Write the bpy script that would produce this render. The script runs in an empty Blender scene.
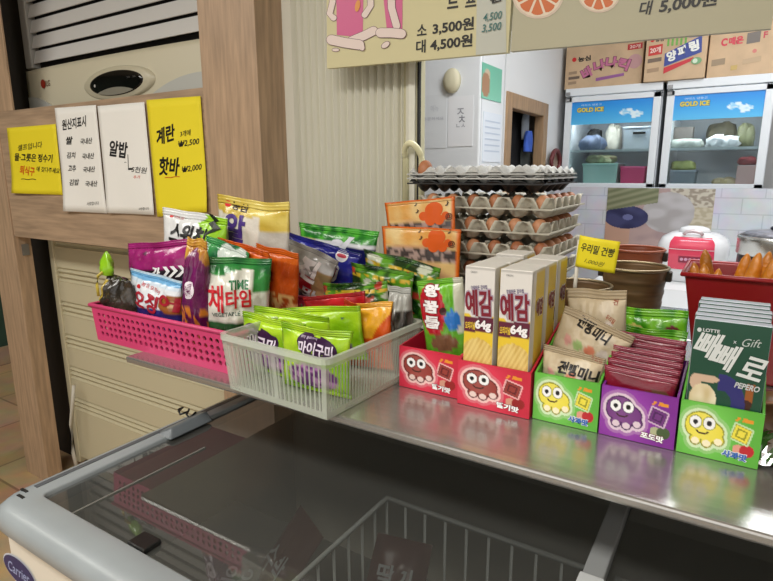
import bpy, bmesh, math, random
from mathutils import Vector, Matrix, noise
random.seed(7)
SC = bpy.context.scene
COL = SC.collection
PI = math.pi
H = 1.34                                   # camera height above the floor
# ------------------------------------------------------------------ camera
F_PX, CX, CY = 560.0, 386.5, 290.5
YAW, PITCH, ROLL = math.radians(32.2), math.radians(12.05), math.radians(-0.27)
FW = Vector((-math.sin(YAW)*math.cos(PITCH), math.cos(YAW)*math.cos(PITCH), -math.sin(PITCH)))
R0 = Vector((math.cos(YAW), math.sin(YAW), 0)); U0 = R0.cross(FW)
RT = math.cos(ROLL)*R0+math.sin(ROLL)*U0
UP = -math.sin(ROLL)*R0+math.cos(ROLL)*U0
EYE = Vector((0, 0, H))
def ray(x, y): return FW+RT*((x-CX)/F_PX)-UP*((y-CY)/F_PX)
def at(x, y, Y):                            # measured photo point -> place in the room, at a known distance Y
    d = ray(x, y); return EYE+d*(Y/d.y)
def atz(x, y, z):
    d = ray(x, y); return EYE+d*((z-H)/d.z)
cam = bpy.data.cameras.new('camera'); camo = bpy.data.objects.new('camera', cam); COL.objects.link(camo)
M = Matrix((RT, UP, -FW)).transposed().to_4x4(); M.translation = EYE
camo.matrix_world = M
cam.sensor_width = 36; cam.lens = F_PX/773*36; cam.clip_start = .01
SC.camera = camo
# ------------------------------------------------------------------ colour + materials
def lin(c):
    c /= 255.0
    return c/12.92 if c <= .04045 else ((c+.055)/1.055)**2.4
def rgb(r, g, b): return (lin(r), lin(g), lin(b), 1)
MATS = {}
def mat(name, col=(200, 200, 200), rough=.5, metal=0, spec=.5, coat=0, bump=0, bscale=40, trans=0, alpha=1, noise_amt=0, nscale=8, stretch=None, emit=0):
    key = (name, col, rough, metal)
    if key in MATS: return MATS[key]
    m = bpy.data.materials.new(name); m.use_nodes = True
    nt = m.node_tree; b = nt.nodes['Principled BSDF']
    b.inputs['Base Color'].default_value = rgb(*col)
    b.inputs['Roughness'].default_value = rough; b.inputs['Metallic'].default_value = metal
    b.inputs['Specular IOR Level'].default_value = spec
    b.inputs['Coat Weight'].default_value = coat; b.inputs['Coat Roughness'].default_value = .12
    b.inputs['Transmission Weight'].default_value = trans; b.inputs['Alpha'].default_value = alpha
    if emit:
        b.inputs['Emission Color'].default_value = rgb(*col); b.inputs['Emission Strength'].default_value = emit
    tc = None
    if bump or noise_amt:
        tc = nt.nodes.new('ShaderNodeTexCoord'); mp = nt.nodes.new('ShaderNodeMapping')
        nt.links.new(tc.outputs['Object'], mp.inputs['Vector'])
        if stretch: mp.inputs['Scale'].default_value = stretch
    if bump:
        n = nt.nodes.new('ShaderNodeTexNoise'); n.inputs['Scale'].default_value = bscale; n.inputs['Detail'].default_value = 4
        nt.links.new(mp.outputs[0], n.inputs['Vector'])
        bp = nt.nodes.new('ShaderNodeBump'); bp.inputs['Strength'].default_value = bump; bp.inputs['Distance'].default_value = .01
        nt.links.new(n.outputs['Fac'], bp.inputs['Height']); nt.links.new(bp.outputs['Normal'], b.inputs['Normal'])
    if noise_amt:
        n = nt.nodes.new('ShaderNodeTexNoise'); n.inputs['Scale'].default_value = nscale; n.inputs['Detail'].default_value = 6
        nt.links.new(mp.outputs[0], n.inputs['Vector'])
        mx = nt.nodes.new('ShaderNodeMixRGB'); mx.blend_type = 'MIX'
        d = [max(0, c*(1-noise_amt)) for c in col]; l = [min(255, c*(1+noise_amt*.5)) for c in col]
        mx.inputs['Color1'].default_value = rgb(*d); mx.inputs['Color2'].default_value = rgb(*l)
        rp = nt.nodes.new('ShaderNodeMapRange'); rp.inputs[1].default_value = .3; rp.inputs[2].default_value = .7
        nt.links.new(n.outputs['Fac'], rp.inputs[0]); nt.links.new(rp.outputs[0], mx.inputs['Fac'])
        nt.links.new(mx.outputs[0], b.inputs['Base Color'])
    MATS[key] = m
    return m
def attr_mat(name, rough, coat=0, bump=0, bscale=60, spec=.5):
    m = mat(name, (200, 200, 200), rough, 0, spec, coat, bump, bscale)
    nt = m.node_tree; a = nt.nodes.new('ShaderNodeAttribute'); a.attribute_name = 'Col'
    nt.links.new(a.outputs['Color'], nt.nodes['Principled BSDF'].inputs['Base Color'])
    return m
M_FILM = attr_mat('printed_film', .24, .35, .25, 55)
M_KRAFT = attr_mat('matte_film', .5, 0, .25, 60)
M_PRINT = attr_mat('printed_card', .38, .15)
M_PAPER = attr_mat('paper_print', .75, 0, .05, 120)
def ink(c, rough=.4): return mat('ink', c, rough)
def glassy(name, col, opacity, rough=.1, fres=True):
    key = (name, 'glassy')
    if key in MATS: return MATS[key]
    m = bpy.data.materials.new(name); m.use_nodes = True; nt = m.node_tree
    b = nt.nodes['Principled BSDF']; b.inputs['Base Color'].default_value = rgb(*col); b.inputs['Roughness'].default_value = rough
    tr = nt.nodes.new('ShaderNodeBsdfTransparent'); mx = nt.nodes.new('ShaderNodeMixShader')
    tr.inputs['Color'].default_value = (1, 1, 1, 1)
    mx.inputs[0].default_value = opacity
    nt.links.new(tr.outputs[0], mx.inputs[1]); nt.links.new(b.outputs[0], mx.inputs[2])
    nt.links.new(mx.outputs[0], nt.nodes['Material Output'].inputs['Surface'])
    MATS[key] = m
    return m
def pane_mat(name, tint=(235, 240, 240), refl=1.0, rough=.0, ior=1.5, fog=0):
    m = bpy.data.materials.new(name); m.use_nodes = True; nt = m.node_tree
    nt.nodes.remove(nt.nodes['Principled BSDF'])
    tr = nt.nodes.new('ShaderNodeBsdfTransparent'); tr.inputs[0].default_value = rgb(*tint)
    gl = nt.nodes.new('ShaderNodeBsdfGlossy'); gl.inputs['Roughness'].default_value = rough
    fr = nt.nodes.new('ShaderNodeFresnel'); fr.inputs[0].default_value = ior
    ml = nt.nodes.new('ShaderNodeMath'); ml.operation = 'MULTIPLY'; ml.inputs[1].default_value = refl; ml.use_clamp = True
    mx = nt.nodes.new('ShaderNodeMixShader')
    nt.links.new(fr.outputs[0], ml.inputs[0]); nt.links.new(ml.outputs[0], mx.inputs[0])
    base = tr.outputs[0]
    if fog:                                  # dried frost and dust film on the pane
        df = nt.nodes.new('ShaderNodeBsdfDiffuse'); df.inputs[0].default_value = rgb(190, 190, 182); m2 = nt.nodes.new('ShaderNodeMixShader'); m2.inputs[0].default_value = fog
        nt.links.new(tr.outputs[0], m2.inputs[1]); nt.links.new(df.outputs[0], m2.inputs[2]); base = m2.outputs[0]
    nt.links.new(base, mx.inputs[1]); nt.links.new(gl.outputs[0], mx.inputs[2])
    nt.links.new(mx.outputs[0], nt.nodes['Material Output'].inputs['Surface'])
    return m
# ------------------------------------------------------------------ objects
OFF = {}
def root(name, label, cat, loc, group=None):
    o = bpy.data.objects.new(name, None); COL.objects.link(o); o.location = loc; o.empty_display_size = .02
    o['label'] = label; o['category'] = cat
    if group: o['group'] = group
    OFF[o.name] = Vector(loc); return o
def tag(o, label, cat, group=None):
    o['label'] = label; o['category'] = cat
    if group: o['group'] = group
    return o
def struct(o, kind='structure'): o['kind'] = kind; return o
def mk(name, verts, faces, m, parent=None, smooth=False, cols=None, base=None, bevel=0, solid=0, label=None):
    """One mesh object; verts are in room coordinates."""
    off = OFF[parent.name] if parent else Vector(base) if base is not None else Vector((0, 0, 0))
    me = bpy.data.meshes.new(name)
    me.from_pydata([(v[0]-off.x, v[1]-off.y, v[2]-off.z) for v in verts], [], faces); me.update()
    o = bpy.data.objects.new(name, me); COL.objects.link(o)
    if m: me.materials.append(m)
    if parent: o.parent = parent
    else: o.location = off
    OFF[o.name] = off
    if smooth: me.polygons.foreach_set('use_smooth', [True]*len(me.polygons))
    if cols:
        a = me.color_attributes.new('Col', 'FLOAT_COLOR', 'POINT')
        a.data.foreach_set('color', [x for c in cols for x in c])
    if bevel:
        md = o.modifiers.new('b', 'BEVEL'); md.width = bevel; md.segments = 2; md.limit_method = 'ANGLE'
    if solid:
        md = o.modifiers.new('s', 'SOLIDIFY'); md.thickness = solid; md.offset = 0
    if label: o['label'] = label
    return o
class MB:
    def __init__(s): s.v = []; s.f = []
    def add(s, v, f):
        n = len(s.v); s.v += [Vector(x) for x in v]; s.f += [tuple(i+n for i in q) for q in f]; return s
    def box(s, x0, x1, y0, y1, z0, z1):
        return s.add([(x0, y0, z0), (x1, y0, z0), (x1, y1, z0), (x0, y1, z0), (x0, y0, z1), (x1, y0, z1), (x1, y1, z1), (x0, y1, z1)],
                     [(0, 3, 2, 1), (4, 5, 6, 7), (0, 1, 5, 4), (1, 2, 6, 5), (2, 3, 7, 6), (3, 0, 4, 7)])
    def hexa(s, p):                          # 8 points: bottom ring then top ring
        return s.add(p, [(0, 3, 2, 1), (4, 5, 6, 7), (0, 1, 5, 4), (1, 2, 6, 5), (2, 3, 7, 6), (3, 0, 4, 7)])
    def tube(s, pts, r, n=8, closed=False, caps=True):
        pts = [Vector(p) for p in pts]; k = len(pts); rings = []
        for i, p in enumerate(pts):
            a = pts[i-1] if (i or closed) else p; b = pts[(i+1) % k] if (i < k-1 or closed) else p
            t = (b-a).normalized()
            x = t.cross(Vector((0, 0, 1)))
            if x.length < .1: x = t.cross(Vector((1, 0, 0)))
            x.normalize(); y = t.cross(x)
            rr = r[i] if isinstance(r, (list, tuple)) else r
            rings.append([p+(x*math.cos(2*PI*j/n)+y*math.sin(2*PI*j/n))*rr for j in range(n)])
        v = [q for g in rings for q in g]; f = []
        for i in range(k if closed else k-1):
            for j in range(n):
                a = i*n+j; b = i*n+(j+1) % n; c = ((i+1) % k)*n+(j+1) % n; d = ((i+1) % k)*n+j
                f.append((a, b, c, d))
        if caps and not closed: f += [tuple(range(n))[::-1], tuple((k-1)*n+j for j in range(n))]
        return s.add(v, f)
    def lathe(s, c, prof, n=32, sx=1, sy=1, p=2.0, caps=True):
        v = []; f = []
        for r, z in prof:
            for j in range(n):
                a = 2*PI*j/n; ca, sa = math.cos(a), math.sin(a)
                k = (abs(ca)**p+abs(sa)**p)**(-1/p)
                v.append((c[0]+r*sx*ca*k, c[1]+r*sy*sa*k, c[2]+z))
        for i in range(len(prof)-1):
            for j in range(n): f.append((i*n+j, i*n+(j+1) % n, (i+1)*n+(j+1) % n, (i+1)*n+j))
        if caps:
            if prof[0][0] > 1e-5: f.append(tuple(range(n))[::-1])
            if prof[-1][0] > 1e-5: f.append(tuple((len(prof)-1)*n+j for j in range(n)))
        return s.add(v, f)
    def build(s, name, m, parent=None, **k): return mk(name, s.v, s.f, m, parent, **k)
def box_part(name, x0, x1, y0, y1, z0, z1, m, parent=None, **k):
    return MB().box(x0, x1, y0, y1, z0, z1).build(name, m, parent, **k)
# ------------------------------------------------------------------ surfaces that carry print
class Flat:
    """A flat rectangle: A top corner, U along the width, V down the height (whole lengths), N outward."""
    def __init__(s, A, U, V):
        s.A = Vector(A); s.U = Vector(U); s.V = Vector(V); s.N = s.V.cross(s.U).normalized(); s.w = s.U.length; s.h = s.V.length; s.curved = False
    def P(s, a, b, e=0): return s.A+s.U*a+s.V*b+s.N*e
    def front(s, a, b): return s.P(a, b)
def front_of(x0, x1, y, z0, z1): return Flat((x0, y, z1), (x1-x0, 0, 0), (0, 0, z0-z1))
GC = {}
def glyphs(txt, bold=0.0, shear=0.0):
    key = (txt, bold, shear)
    if key in GC: return GC[key]
    c = bpy.data.curves.new('t', 'FONT'); c.body = txt; c.offset = bold; c.shear = shear; c.resolution_u = 3; c.align_x = 'CENTER'
    o = bpy.data.objects.new('t', c); COL.objects.link(o)
    bpy.context.view_layer.update()
    me = o.evaluated_get(bpy.context.evaluated_depsgraph_get()).to_mesh()
    v = [(p.co.x, p.co.y) for p in me.vertices]; f = [tuple(p.vertices) for p in me.polygons]
    bpy.data.objects.remove(o); bpy.data.curves.remove(c)
    GC[key] = (v, f); return v, f
def refine(v, f, L):
    bm = bmesh.new(); vs = [bm.verts.new((x, y, 0)) for x, y in v]
    for q in f:
        try: bm.faces.new([vs[i] for i in q])
        except ValueError: pass
    for _ in range(3):
        es = [e for e in bm.edges if e.calc_length() > L]
        if not es: break
        bmesh.ops.subdivide_edges(bm, edges=es, cuts=1); bmesh.ops.triangulate(bm, faces=[q for q in bm.faces if len(q.verts) > 3])
    bm.verts.index_update()
    r = ([(q.co.x, q.co.y) for q in bm.verts], [tuple(w.index for w in q.verts) for q in bm.faces]); bm.free(); return r
def write(parent, S, txt, s, t, sw, th, col, bold=.02, rot=0, shear=0, name='lettering', outline=None, lev=1, skew=0):
    """Lettering laid on a surface: centre (s,t), fitted to sw x th of the surface."""
    v0, _ = glyphs(txt, bold, shear)
    if not v0: return
    x0 = min(p[0] for p in v0); x1 = max(p[0] for p in v0); y0 = min(p[1] for p in v0); y1 = max(p[1] for p in v0)
    kx = sw*S.w/(x1-x0); ky = th*S.h/(y1-y0); mx, my = (x0+x1)/2, (y0+y1)/2
    cr, sr = math.cos(math.radians(rot)), math.sin(math.radians(rot))
    def lay(bd, c, e, nm):
        v, f = glyphs(txt, bd, shear)
        q = [((x-mx)*kx, (y-my)*ky) for x, y in v]
        q = [(x+skew*y, y) for x, y in q]
        q = [(x*cr-y*sr, x*sr+y*cr) for x, y in q]
        if S.curved: q, f = refine(q, f, .0045)
        return mk(nm, [S.P(s+x/S.w, t-y/S.h, e) for x, y in q], f, ink(c), parent)
    if outline: lay(bold+outline[1], outline[0], .0005*lev, 'lettering_outline')
    return lay(bold, col, .0005*lev+(.0005 if outline else 0)+(.0004 if S.curved else 0), name)
def patch(parent, S, pts, col, name='printed_shape', lev=1, m=None):
    return mk(name, [S.P(a, b, .0004*lev) for a, b in pts], [tuple(range(len(pts)))[::-1]], m or ink(col), parent)
def disc(parent, S, s, t, r, col, name='printed_shape', lev=1, n=24, ry=None, rings=4, rot=0):
    """Round patch of radius r (metres), follows curved surfaces."""
    ry = ry or r; v = [S.P(s, t, .0004*lev)]; f = []; cr, sr = math.cos(rot), math.sin(rot)
    for k in range(1, rings+1):
        for j in range(n):
            a = 2*PI*j/n; x, y = r*k/rings*math.cos(a), ry*k/rings*math.sin(a)
            x, y = x*cr-y*sr, x*sr+y*cr
            v.append(S.P(s+x/S.w, t-y/S.h, .0004*lev))
    for j in range(n): f.append((0, 1+j, 1+(j+1) % n))
    for k in range(1, rings):
        for j in range(n):
            a = 1+(k-1)*n; b = 1+k*n; f.append((a+j, b+j, b+(j+1) % n, a+(j+1) % n))
    return mk(name, v, f, ink(col), parent, smooth=True)
def picture(parent, S, paint, nx, ny, s0=0, s1=1, t0=0, t1=1, m=None, lev=1, name='printed_picture'):
    v = []; c = []; f = []
    for j in range(ny+1):
        for i in range(nx+1):
            a = s0+(s1-s0)*i/nx; b = t0+(t1-t0)*j/ny
            v.append(S.P(a, b, .0004*lev)); c.append(rgb(*paint(i/nx, j/ny)))
    for j in range(ny):
        for i in range(nx): k = j*(nx+1)+i; f.append((k, k+nx+1, k+nx+2, k+1))
    return mk(name, v, f, m or M_PRINT, parent, cols=c)
def inel(s, t, cs, ct, rs, rt): return ((s-cs)/rs)**2+((t-ct)/rt)**2 < 1
def mixc(a, b, k): k = min(1, max(0, k)); return tuple(x+(y-x)*k for x, y in zip(a, b))
def nz(s, t, k=5, sd=0): return noise.noise(Vector((s*k, t*k, sd*3.7)))
def inv(S, px, py):
    """photo point -> (s, t) on a surface"""
    off = getattr(S, 'off', 0); A = S.A+S.N*off; r = ray(px, py); k = (A-EYE).dot(S.N)/r.dot(S.N); p = EYE+r*k-A
    return p.dot(S.U)/S.U.length_squared, p.dot(S.V)/S.V.length_squared
def wpx(parent, S, txt, cx, cy, w, h, col, bold=.02, rot=0, shear=0, name='lettering', outline=None, lev=1, skew=0):
    s, t = inv(S, cx, cy); s0 = inv(S, cx-w/2, cy)[0]; s1 = inv(S, cx+w/2, cy)[0]; t0 = inv(S, cx, cy-h/2)[1]; t1 = inv(S, cx, cy+h/2)[1]
    return write(parent, S, txt, s, t, s1-s0, t1-t0, col, bold, rot, shear, name, outline, lev, skew)
def dpx(parent, S, cx, cy, r, col, name='printed_shape', lev=1, n=20, ry=None, rot=0):
    s, t = inv(S, cx, cy); k = abs(inv(S, cx+10, cy)[0]-s)*S.w/10; q = abs(inv(S, cx, cy+10)[1]-t)*S.h/10
    return disc(parent, S, s, t, r*k, col, name, lev, n, (ry or r)*q, 4, rot)
# ------------------------------------------------------------------ bags
class Bag:
    pass
def bag(name, label, TL, TR, Y, YR=None, zb=None, h=None, thick=.03, lean=0, paint=None, seal=(.07, .07), sealcol=None, taper=1.0, m=None, group=None,
        cat='snack bag', wr=1.0, seed=None, nu=34, nv=40, bot=1.0, pointed=0, vis=None):
    """A filled pouch. TL, TR: photo points of its top corners, at distances Y and YR."""
    YR = Y if YR is None else YR
    A = at(TL[0], TL[1], Y); B = at(TR[0], TR[1], YR)
    return bag_at(name, label, A, B-A, zb, h, thick, lean, paint, seal, sealcol, taper, m, group, cat, wr, seed, nu, nv, bot, pointed, vis)
SEED = [0]
def bag_at(name, label, A, U, zb=None, h=None, thick=.03, lean=0, paint=None, seal=(.07, .07), sealcol=None, taper=1.0, m=None, group=None, cat='snack bag', wr=1.0, seed=None, nu=34, nv=40, bot=1.0, pointed=0, vis=None):
    SEED[0] += 1; sd = SEED[0] if seed is None else seed
    m = m or M_FILM
    w = U.length; u = U.normalized()
    D = Vector((0, 0, -1)); D = (D-u*D.dot(u)).normalized(); N = D.cross(u).normalized()
    if N.y > 0: N = -N
    L = math.radians(lean); D2 = D*math.cos(L)+N*math.sin(L); N2 = N*math.cos(L)-D*math.sin(L)
    if h is None: h = (min(A.z, (A+U).z)-zb-.001)/max(.2, -D2.z)
    S = Bag(); S.w = w; S.h = h; S.curved = True; S.N = N2; S.A = A; S.U = U; S.V = D2*h; S.off = thick*.7
    if vis:
        tv = inv(S, *vis)[1]; paint0 = paint
        paint = lambda s, t: paint0(s, t/tv)
    sa, sb = seal
    def W(t):
        k = (taper+(1-taper)*min(1, t/.55)) if taper != 1 else 1
        if bot != 1: k *= 1+(bot-1)*max(0, (t-.5)/.5)
        return k*(1-.05*math.sin(PI*min(1, max(0, t))))
    def prof(s, t):
        q = (t-sa)/(1-sa-sb)
        if q <= 0 or q >= 1 or s <= 0 or s >= 1: return 0
        a = abs(2*s-1); b = abs(2*q-1)
        return (1-a**2.6)**.62*(1-b**(2.4+pointed))**.6
    def wrinkle(s, t):
        q = min(1, max(0, (t-sa)/(1-sa-sb))); p = prof(s, t)
        e = math.exp(-q/.14)+math.exp(-(1-q)/.14)
        x = .10*e*math.sin(s*38+5*nz(s, t, 3, sd))*thick
        x += thick*.30*nz(s+t*.4, t-s*.3, 2.6, sd)+thick*.16*nz(s, t, 7, sd+5)
        r = 1-abs(nz(s*1.3+t, t*1.1-s*.5, 3.1, sd+9))*5
        if r > 0: x -= thick*.10*r
        return x*min(1, p*1.6)*wr
    def P(s, t, e=0, side=1):
        a = .5+(s-.5)*W(t)
        d = thick*prof(s, t)*side+(wrinkle(s, t)*side)+.0006*side
        droop = (nz(s, 0, 2.2, sd+20)*.020*h*(1-t)**1.5)*wr; d += .014*min(wr, 1.5)*nz(s, 0, 1.7, sd+33)*max(0, 1-t*3)**2
        return A+U*a+D2*(t*h+droop)+N2*(d+e*side)
    S.P = P
    base = A+U*.5+D2*h
    R = root(name, label, cat, base, group)
    v = []; c = []; f = []; n = 2*nu
    for j in range(nv+1):
        t = sa+(1-sa-sb)*(.5-.5*math.cos(PI*j/nv))*1.0
        for i in range(nu+1): v.append(P(i/nu, t)); c.append(rgb(*paint(i/nu, t)))
        for i in range(nu-1, 0, -1): v.append(P(i/nu, t, 0, -1)); c.append(rgb(*paint(i/nu, t)))
    for j in range(nv):
        for i in range(n): f.append((j*n+i, j*n+(i+1) % n, (j+1)*n+(i+1) % n, (j+1)*n+i))
    f.append(tuple(range(n))); f.append(tuple(nv*n+i for i in range(n))[::-1])
    S.pouch = mk('pouch', v, f, m, R, smooth=True, cols=c)
    for nm, t0, t1 in (('top_seal', 0, sa), ('bottom_seal', 1-sb, 1)):
        if t1-t0 < .01: continue
        v = []; c = []; f = []; ny = 8
        for side in (1, -1):
            for j in range(ny+1):
                t = t0+(t1-t0)*j/ny
                for i in range(nu+1):
                    s = i/nu
                    v.append(P(s, t, .0006+.0005*math.sin(j*PI)*side, side)+N2*(.0012*math.sin(j*2.2)))
                    c.append(rgb(*(sealcol or paint(s, t))))
        k = (nu+1)*(ny+1)
        for j in range(ny):
            for i in range(nu):
                a = j*(nu+1)+i; f.append((a, a+nu+1, a+nu+2, a+1)); f.append((k+a, k+a+1, k+a+nu+2, k+a+nu+1))
        bd = [i for i in range(nu+1)]+[j*(nu+1)+nu for j in range(1, ny+1)]+[ny*(nu+1)+i for i in range(nu-1, -1, -1)]+[j*(nu+1) for j in range(ny-1, 0, -1)]
        for q in range(len(bd)):
            a, b = bd[q], bd[(q+1) % len(bd)]; f.append((a, b, b+k, a+k))
        mk(nm, v, f, m, R, smooth=True, cols=c)
    S.root = R
    return S
def dup(R, d, label=None, group=None, rotz=0):
    r = R.copy(); COL.objects.link(r); r.location = R.location+Vector(d); r.rotation_euler = (0, 0, rotz)
    if label: r['label'] = label
    if group: r['group'] = group
    OFF[r.name] = Vector(r.location)
    for ch in R.children:
        c = ch.copy(); COL.objects.link(c); c.parent = r
        for g in ch.children:
            e = g.copy(); COL.objects.link(e); e.parent = c
    return r
# ================================================================== SETTING
M_WOOD = mat('wood_laminate', (182, 154, 126), .45, noise_amt=.13, nscale=9, stretch=(9, 9, .7))
M_WOODH = mat('wood_laminate_beam', (176, 150, 124), .45, noise_amt=.13, nscale=9, stretch=(.7, 9, 9))
M_WALL = mat('white_plaster', (222, 222, 218), .8, bump=.05)
M_KWALL = mat('kitchen_plaster', (226, 226, 226), .8, bump=.05)
M_DARK = mat('gap_shade', (18, 16, 14), .8)  # near-black colour standing in for the shade inside gaps and slots
def tile_mat(name, c1, c2, mortar, sx, sy, off=.0, rough=.5, msize=.006):
    m = bpy.data.materials.new(name); m.use_nodes = True; nt = m.node_tree; b = nt.nodes['Principled BSDF']
    tc = nt.nodes.new('ShaderNodeTexCoord'); br = nt.nodes.new('ShaderNodeTexBrick')
    br.offset = off; br.inputs['Color1'].default_value = rgb(*c1); br.inputs['Color2'].default_value = rgb(*c2); br.inputs['Mortar'].default_value = rgb(*mortar)
    br.inputs['Scale'].default_value = 1; br.inputs['Brick Width'].default_value = sx; br.inputs['Row Height'].default_value = sy; br.inputs['Mortar Size'].default_value = msize
    n = nt.nodes.new('ShaderNodeTexNoise'); n.inputs['Scale'].default_value = 9; n.inputs['Detail'].default_value = 8
    mx = nt.nodes.new('ShaderNodeMixRGB'); mx.blend_type = 'OVERLAY'; mx.inputs[0].default_value = .35
    nt.links.new(tc.outputs['UV'], br.inputs['Vector']); nt.links.new(tc.outputs['UV'], n.inputs['Vector'])
    nt.links.new(br.outputs['Color'], mx.inputs[1]); nt.links.new(n.outputs['Color'], mx.inputs[2]); nt.links.new(mx.outputs[0], b.inputs['Base Color'])
    b.inputs['Roughness'].default_value = rough
    return m
def uvplane(name, A, U, V, m, kind='structure', thick=.03):
    """A slab whose front face is A, A+U, A+U+V, A+V, with UVs in metres."""
    A, U, V = Vector(A), Vector(U), Vector(V); N = U.cross(V).normalized()*-thick
    vs = [A, A+U, A+U+V, A+V]; vs += [p+N for p in vs]
    o = mk(name, vs, [(0, 1, 2, 3), (7, 6, 5, 4), (0, 4, 5, 1), (1, 5, 6, 2), (2, 6, 7, 3), (3, 7, 4, 0)], m)
    uv = o.data.uv_layers.new(name='UVMap')
    for l in o.data.loops:
        p = Vector(o.data.vertices[l.vertex_index].co)-A
        uv.data[l.index].uv = (p.dot(U.normalized()), p.dot(V.normalized()))
    o['kind'] = kind
    return o
M_FLOOR = tile_mat('stone_tile', (186, 158, 122), (172, 144, 108), (140, 116, 88), .45, .45, 0, .35)
uvplane('floor', (-4.6, -2.6, 0), (6.8, 0, 0), (0, 7.2, 0), M_FLOOR)
uvplane('ceiling', (-4.6, 4.6, 2.5), (6.8, 0, 0), (0, -7.2, 0), mat('ceiling_board', (214, 210, 200), .85))
uvplane('wall_left', (-4.35, -2.6, 0), (0, 7.2, 0), (0, 0, 2.5), mat('green_paint', (38, 66, 52), .6, noise_amt=.1))
uvplane('baseboard_left', (-4.33, -2.6, 0), (0, 7.2, 0), (0, 0, .13), tile_mat('skirting_stone', (150, 128, 108), (170, 140, 115), (120, 100, 85), .3, .2))
uvplane('wall_front', (2.2, -2.6, 0), (-6.8, 0, 0), (0, 0, 2.5), mat('dining_wall', (178, 172, 158), .8))
uvplane('wall_right', (2.15, 4.6, 0), (0, -7.2, 0), (0, 0, 2.5), M_KWALL)
uvplane('wall_back', (-4.6, 4.45, 0), (6.8, 0, 0), (0, 0, 2.5), M_KWALL)
# kitchen side wall with the doorway
KX = -1.05
b_ = MB()
b_.box(KX-.035, KX, 2.78, 2.85, 0, 2.5); b_.box(KX-.035, KX, 3.43, 4.42, 0, 2.5); b_.box(KX-.035, KX, 2.85, 3.43, H+.345, 2.5)
struct(b_.build('wall_kitchen', M_KWALL))
b_ = MB()
dz = H+.35
b_.box(KX-.045, KX+.012, 2.79, 2.86, 0, dz+.035); b_.box(KX-.045, KX+.012, 3.395, 3.475, 0, dz+.035); b_.box(KX-.045, KX+.012, 2.86, 3.395, dz-.04, dz+.035)
struct(b_.build('trim_1', mat('door_wood', (170, 138, 104), .5, noise_amt=.12, stretch=(8, 8, .8)), bevel=.004))
# store room beyond the doorway
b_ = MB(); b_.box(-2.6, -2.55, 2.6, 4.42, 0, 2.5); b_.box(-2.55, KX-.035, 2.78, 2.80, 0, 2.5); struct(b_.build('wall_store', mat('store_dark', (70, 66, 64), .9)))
# lintel above the serving hatch, wall to the dining side
struct(box_part('wall_hatch', -.86, 2.15, 1.15, 1.26, H+.30, 2.5, M_WALL))
# ================================================================== WOODEN FRAME + AIR CONDITIONER
fr = root('timber_surround', 'light oak laminate surround of posts and cross beam boxed around the air conditioner', 'frame', (-1.9, 1.15, 0))
box_part('main_post', -1.285, -1.077, 1.10, 1.207, 0, 2.5, M_WOOD, fr, bevel=.002)
box_part('side_post', -2.645, -2.46, 1.10, 1.165, 0, 2.5, M_WOOD, fr, bevel=.002)
box_part('cross_beam', -2.46, -1.285, 1.105, 1.16, H-.25, H+.227, M_WOODH, fr, bevel=.001)
box_part('shade_board', -2.95, -2.50, 1.29, 1.30, 0, 2.5, mat('shade_board_dark', (34, 28, 24), .8), fr)  # added dark panel, its colour stands in for shade in the gap
box_part('shade_board', -2.50, -1.30, 1.66, 1.67, 0, 2.5, mat('shade_board_dark', (34, 28, 24), .8), fr)  # same added panel behind the unit, shade put into its colour
box_part('upper_stile', -2.46, -2.335, 1.105, 1.112, H+.227, 2.5, M_WOOD, fr, bevel=.001)
box_part('post_screw_plate', -2.461, -2.452, 1.125, 1.15, H-.33, H-.285, mat('steel_plate', (150, 150, 150), .4, .8), fr)
ac = root('air_conditioner', 'cream floor-standing air conditioner with slatted outlet behind the wooden beam', 'air conditioner', (-1.95, 1.4, 0))
M_AC = mat('cream_plastic', (204, 196, 166), .5); M_ACW = mat('slat_white', (214, 214, 212), .4)
x0, x1, ya = -2.49, -1.42, 1.25
box_part('body', x0+.01, x1-.01, ya+.045, 1.62, 0.02, 2.42, mat('ac_shell', (200, 196, 176), .5), ac, bevel=.01)
# louvred intake panel: extruded profile
pz = []; z = H-.235; zend = .06
pz.append((ya, z+.1)); pz.append((ya, z-.012))
zz = z-.012
while zz > zend+.16:
    for g in range(3):
        pz += [(ya+.012, zz-.002), (ya+.010, zz-.008), (ya-.002, zz-.016), (ya, zz-.020)]; zz -= .0215
    zz -= .083; pz.append((ya, zz))
pz.append((ya, zend))
v = []; f = []
for i, (yy, q) in enumerate(pz): v += [(x0+.035, yy, q), (x1, yy, q)]
for i in range(len(pz)-1): f.append((2*i, 2*i+2, 2*i+3, 2*i+1))
gr = mk('intake_grille', v, f, M_AC, ac)
md = gr.modifiers.new('s', 'SOLIDIFY'); md.thickness = .008; md.offset = -1
box_part('side_rail', x0, x0+.034, ya-.006, ya+.045, .03, H+.2, M_AC, ac, bevel=.004)
# outlet
zc0, zc1 = H+.215, H+.405
box_part('outlet_dark_backing', x0+.02, x1-.01, ya+.03, ya+.045, zc1, 2.38, M_DARK, ac)  # flat dark sheet, the shade between the slats is in its colour
sl = at(36, 67, ya).z; n_s = 9
for k in range(n_s):
    za = sl+.014+k*.056
    v = [(x0+.055, ya+.002, za), (x1-.012, ya+.002, za), (x1-.012, ya+.016, za+.049), (x0+.055, ya+.016, za+.049)]
    v += [(p[0], p[1]+.006, p[2]) for p in v]
    mk('outlet_slat', v, [(0, 1, 2, 3), (7, 6, 5, 4), (0, 4, 5, 1), (1, 5, 6, 2), (2, 6, 7, 3), (3, 7, 4, 0)], M_ACW, ac)
box_part('outlet_side', x0+.005, x0+.052, ya-.004, ya+.04, zc1, 2.4, mat('ac_grey_edge', (176, 176, 172), .4), ac, bevel=.004)
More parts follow.
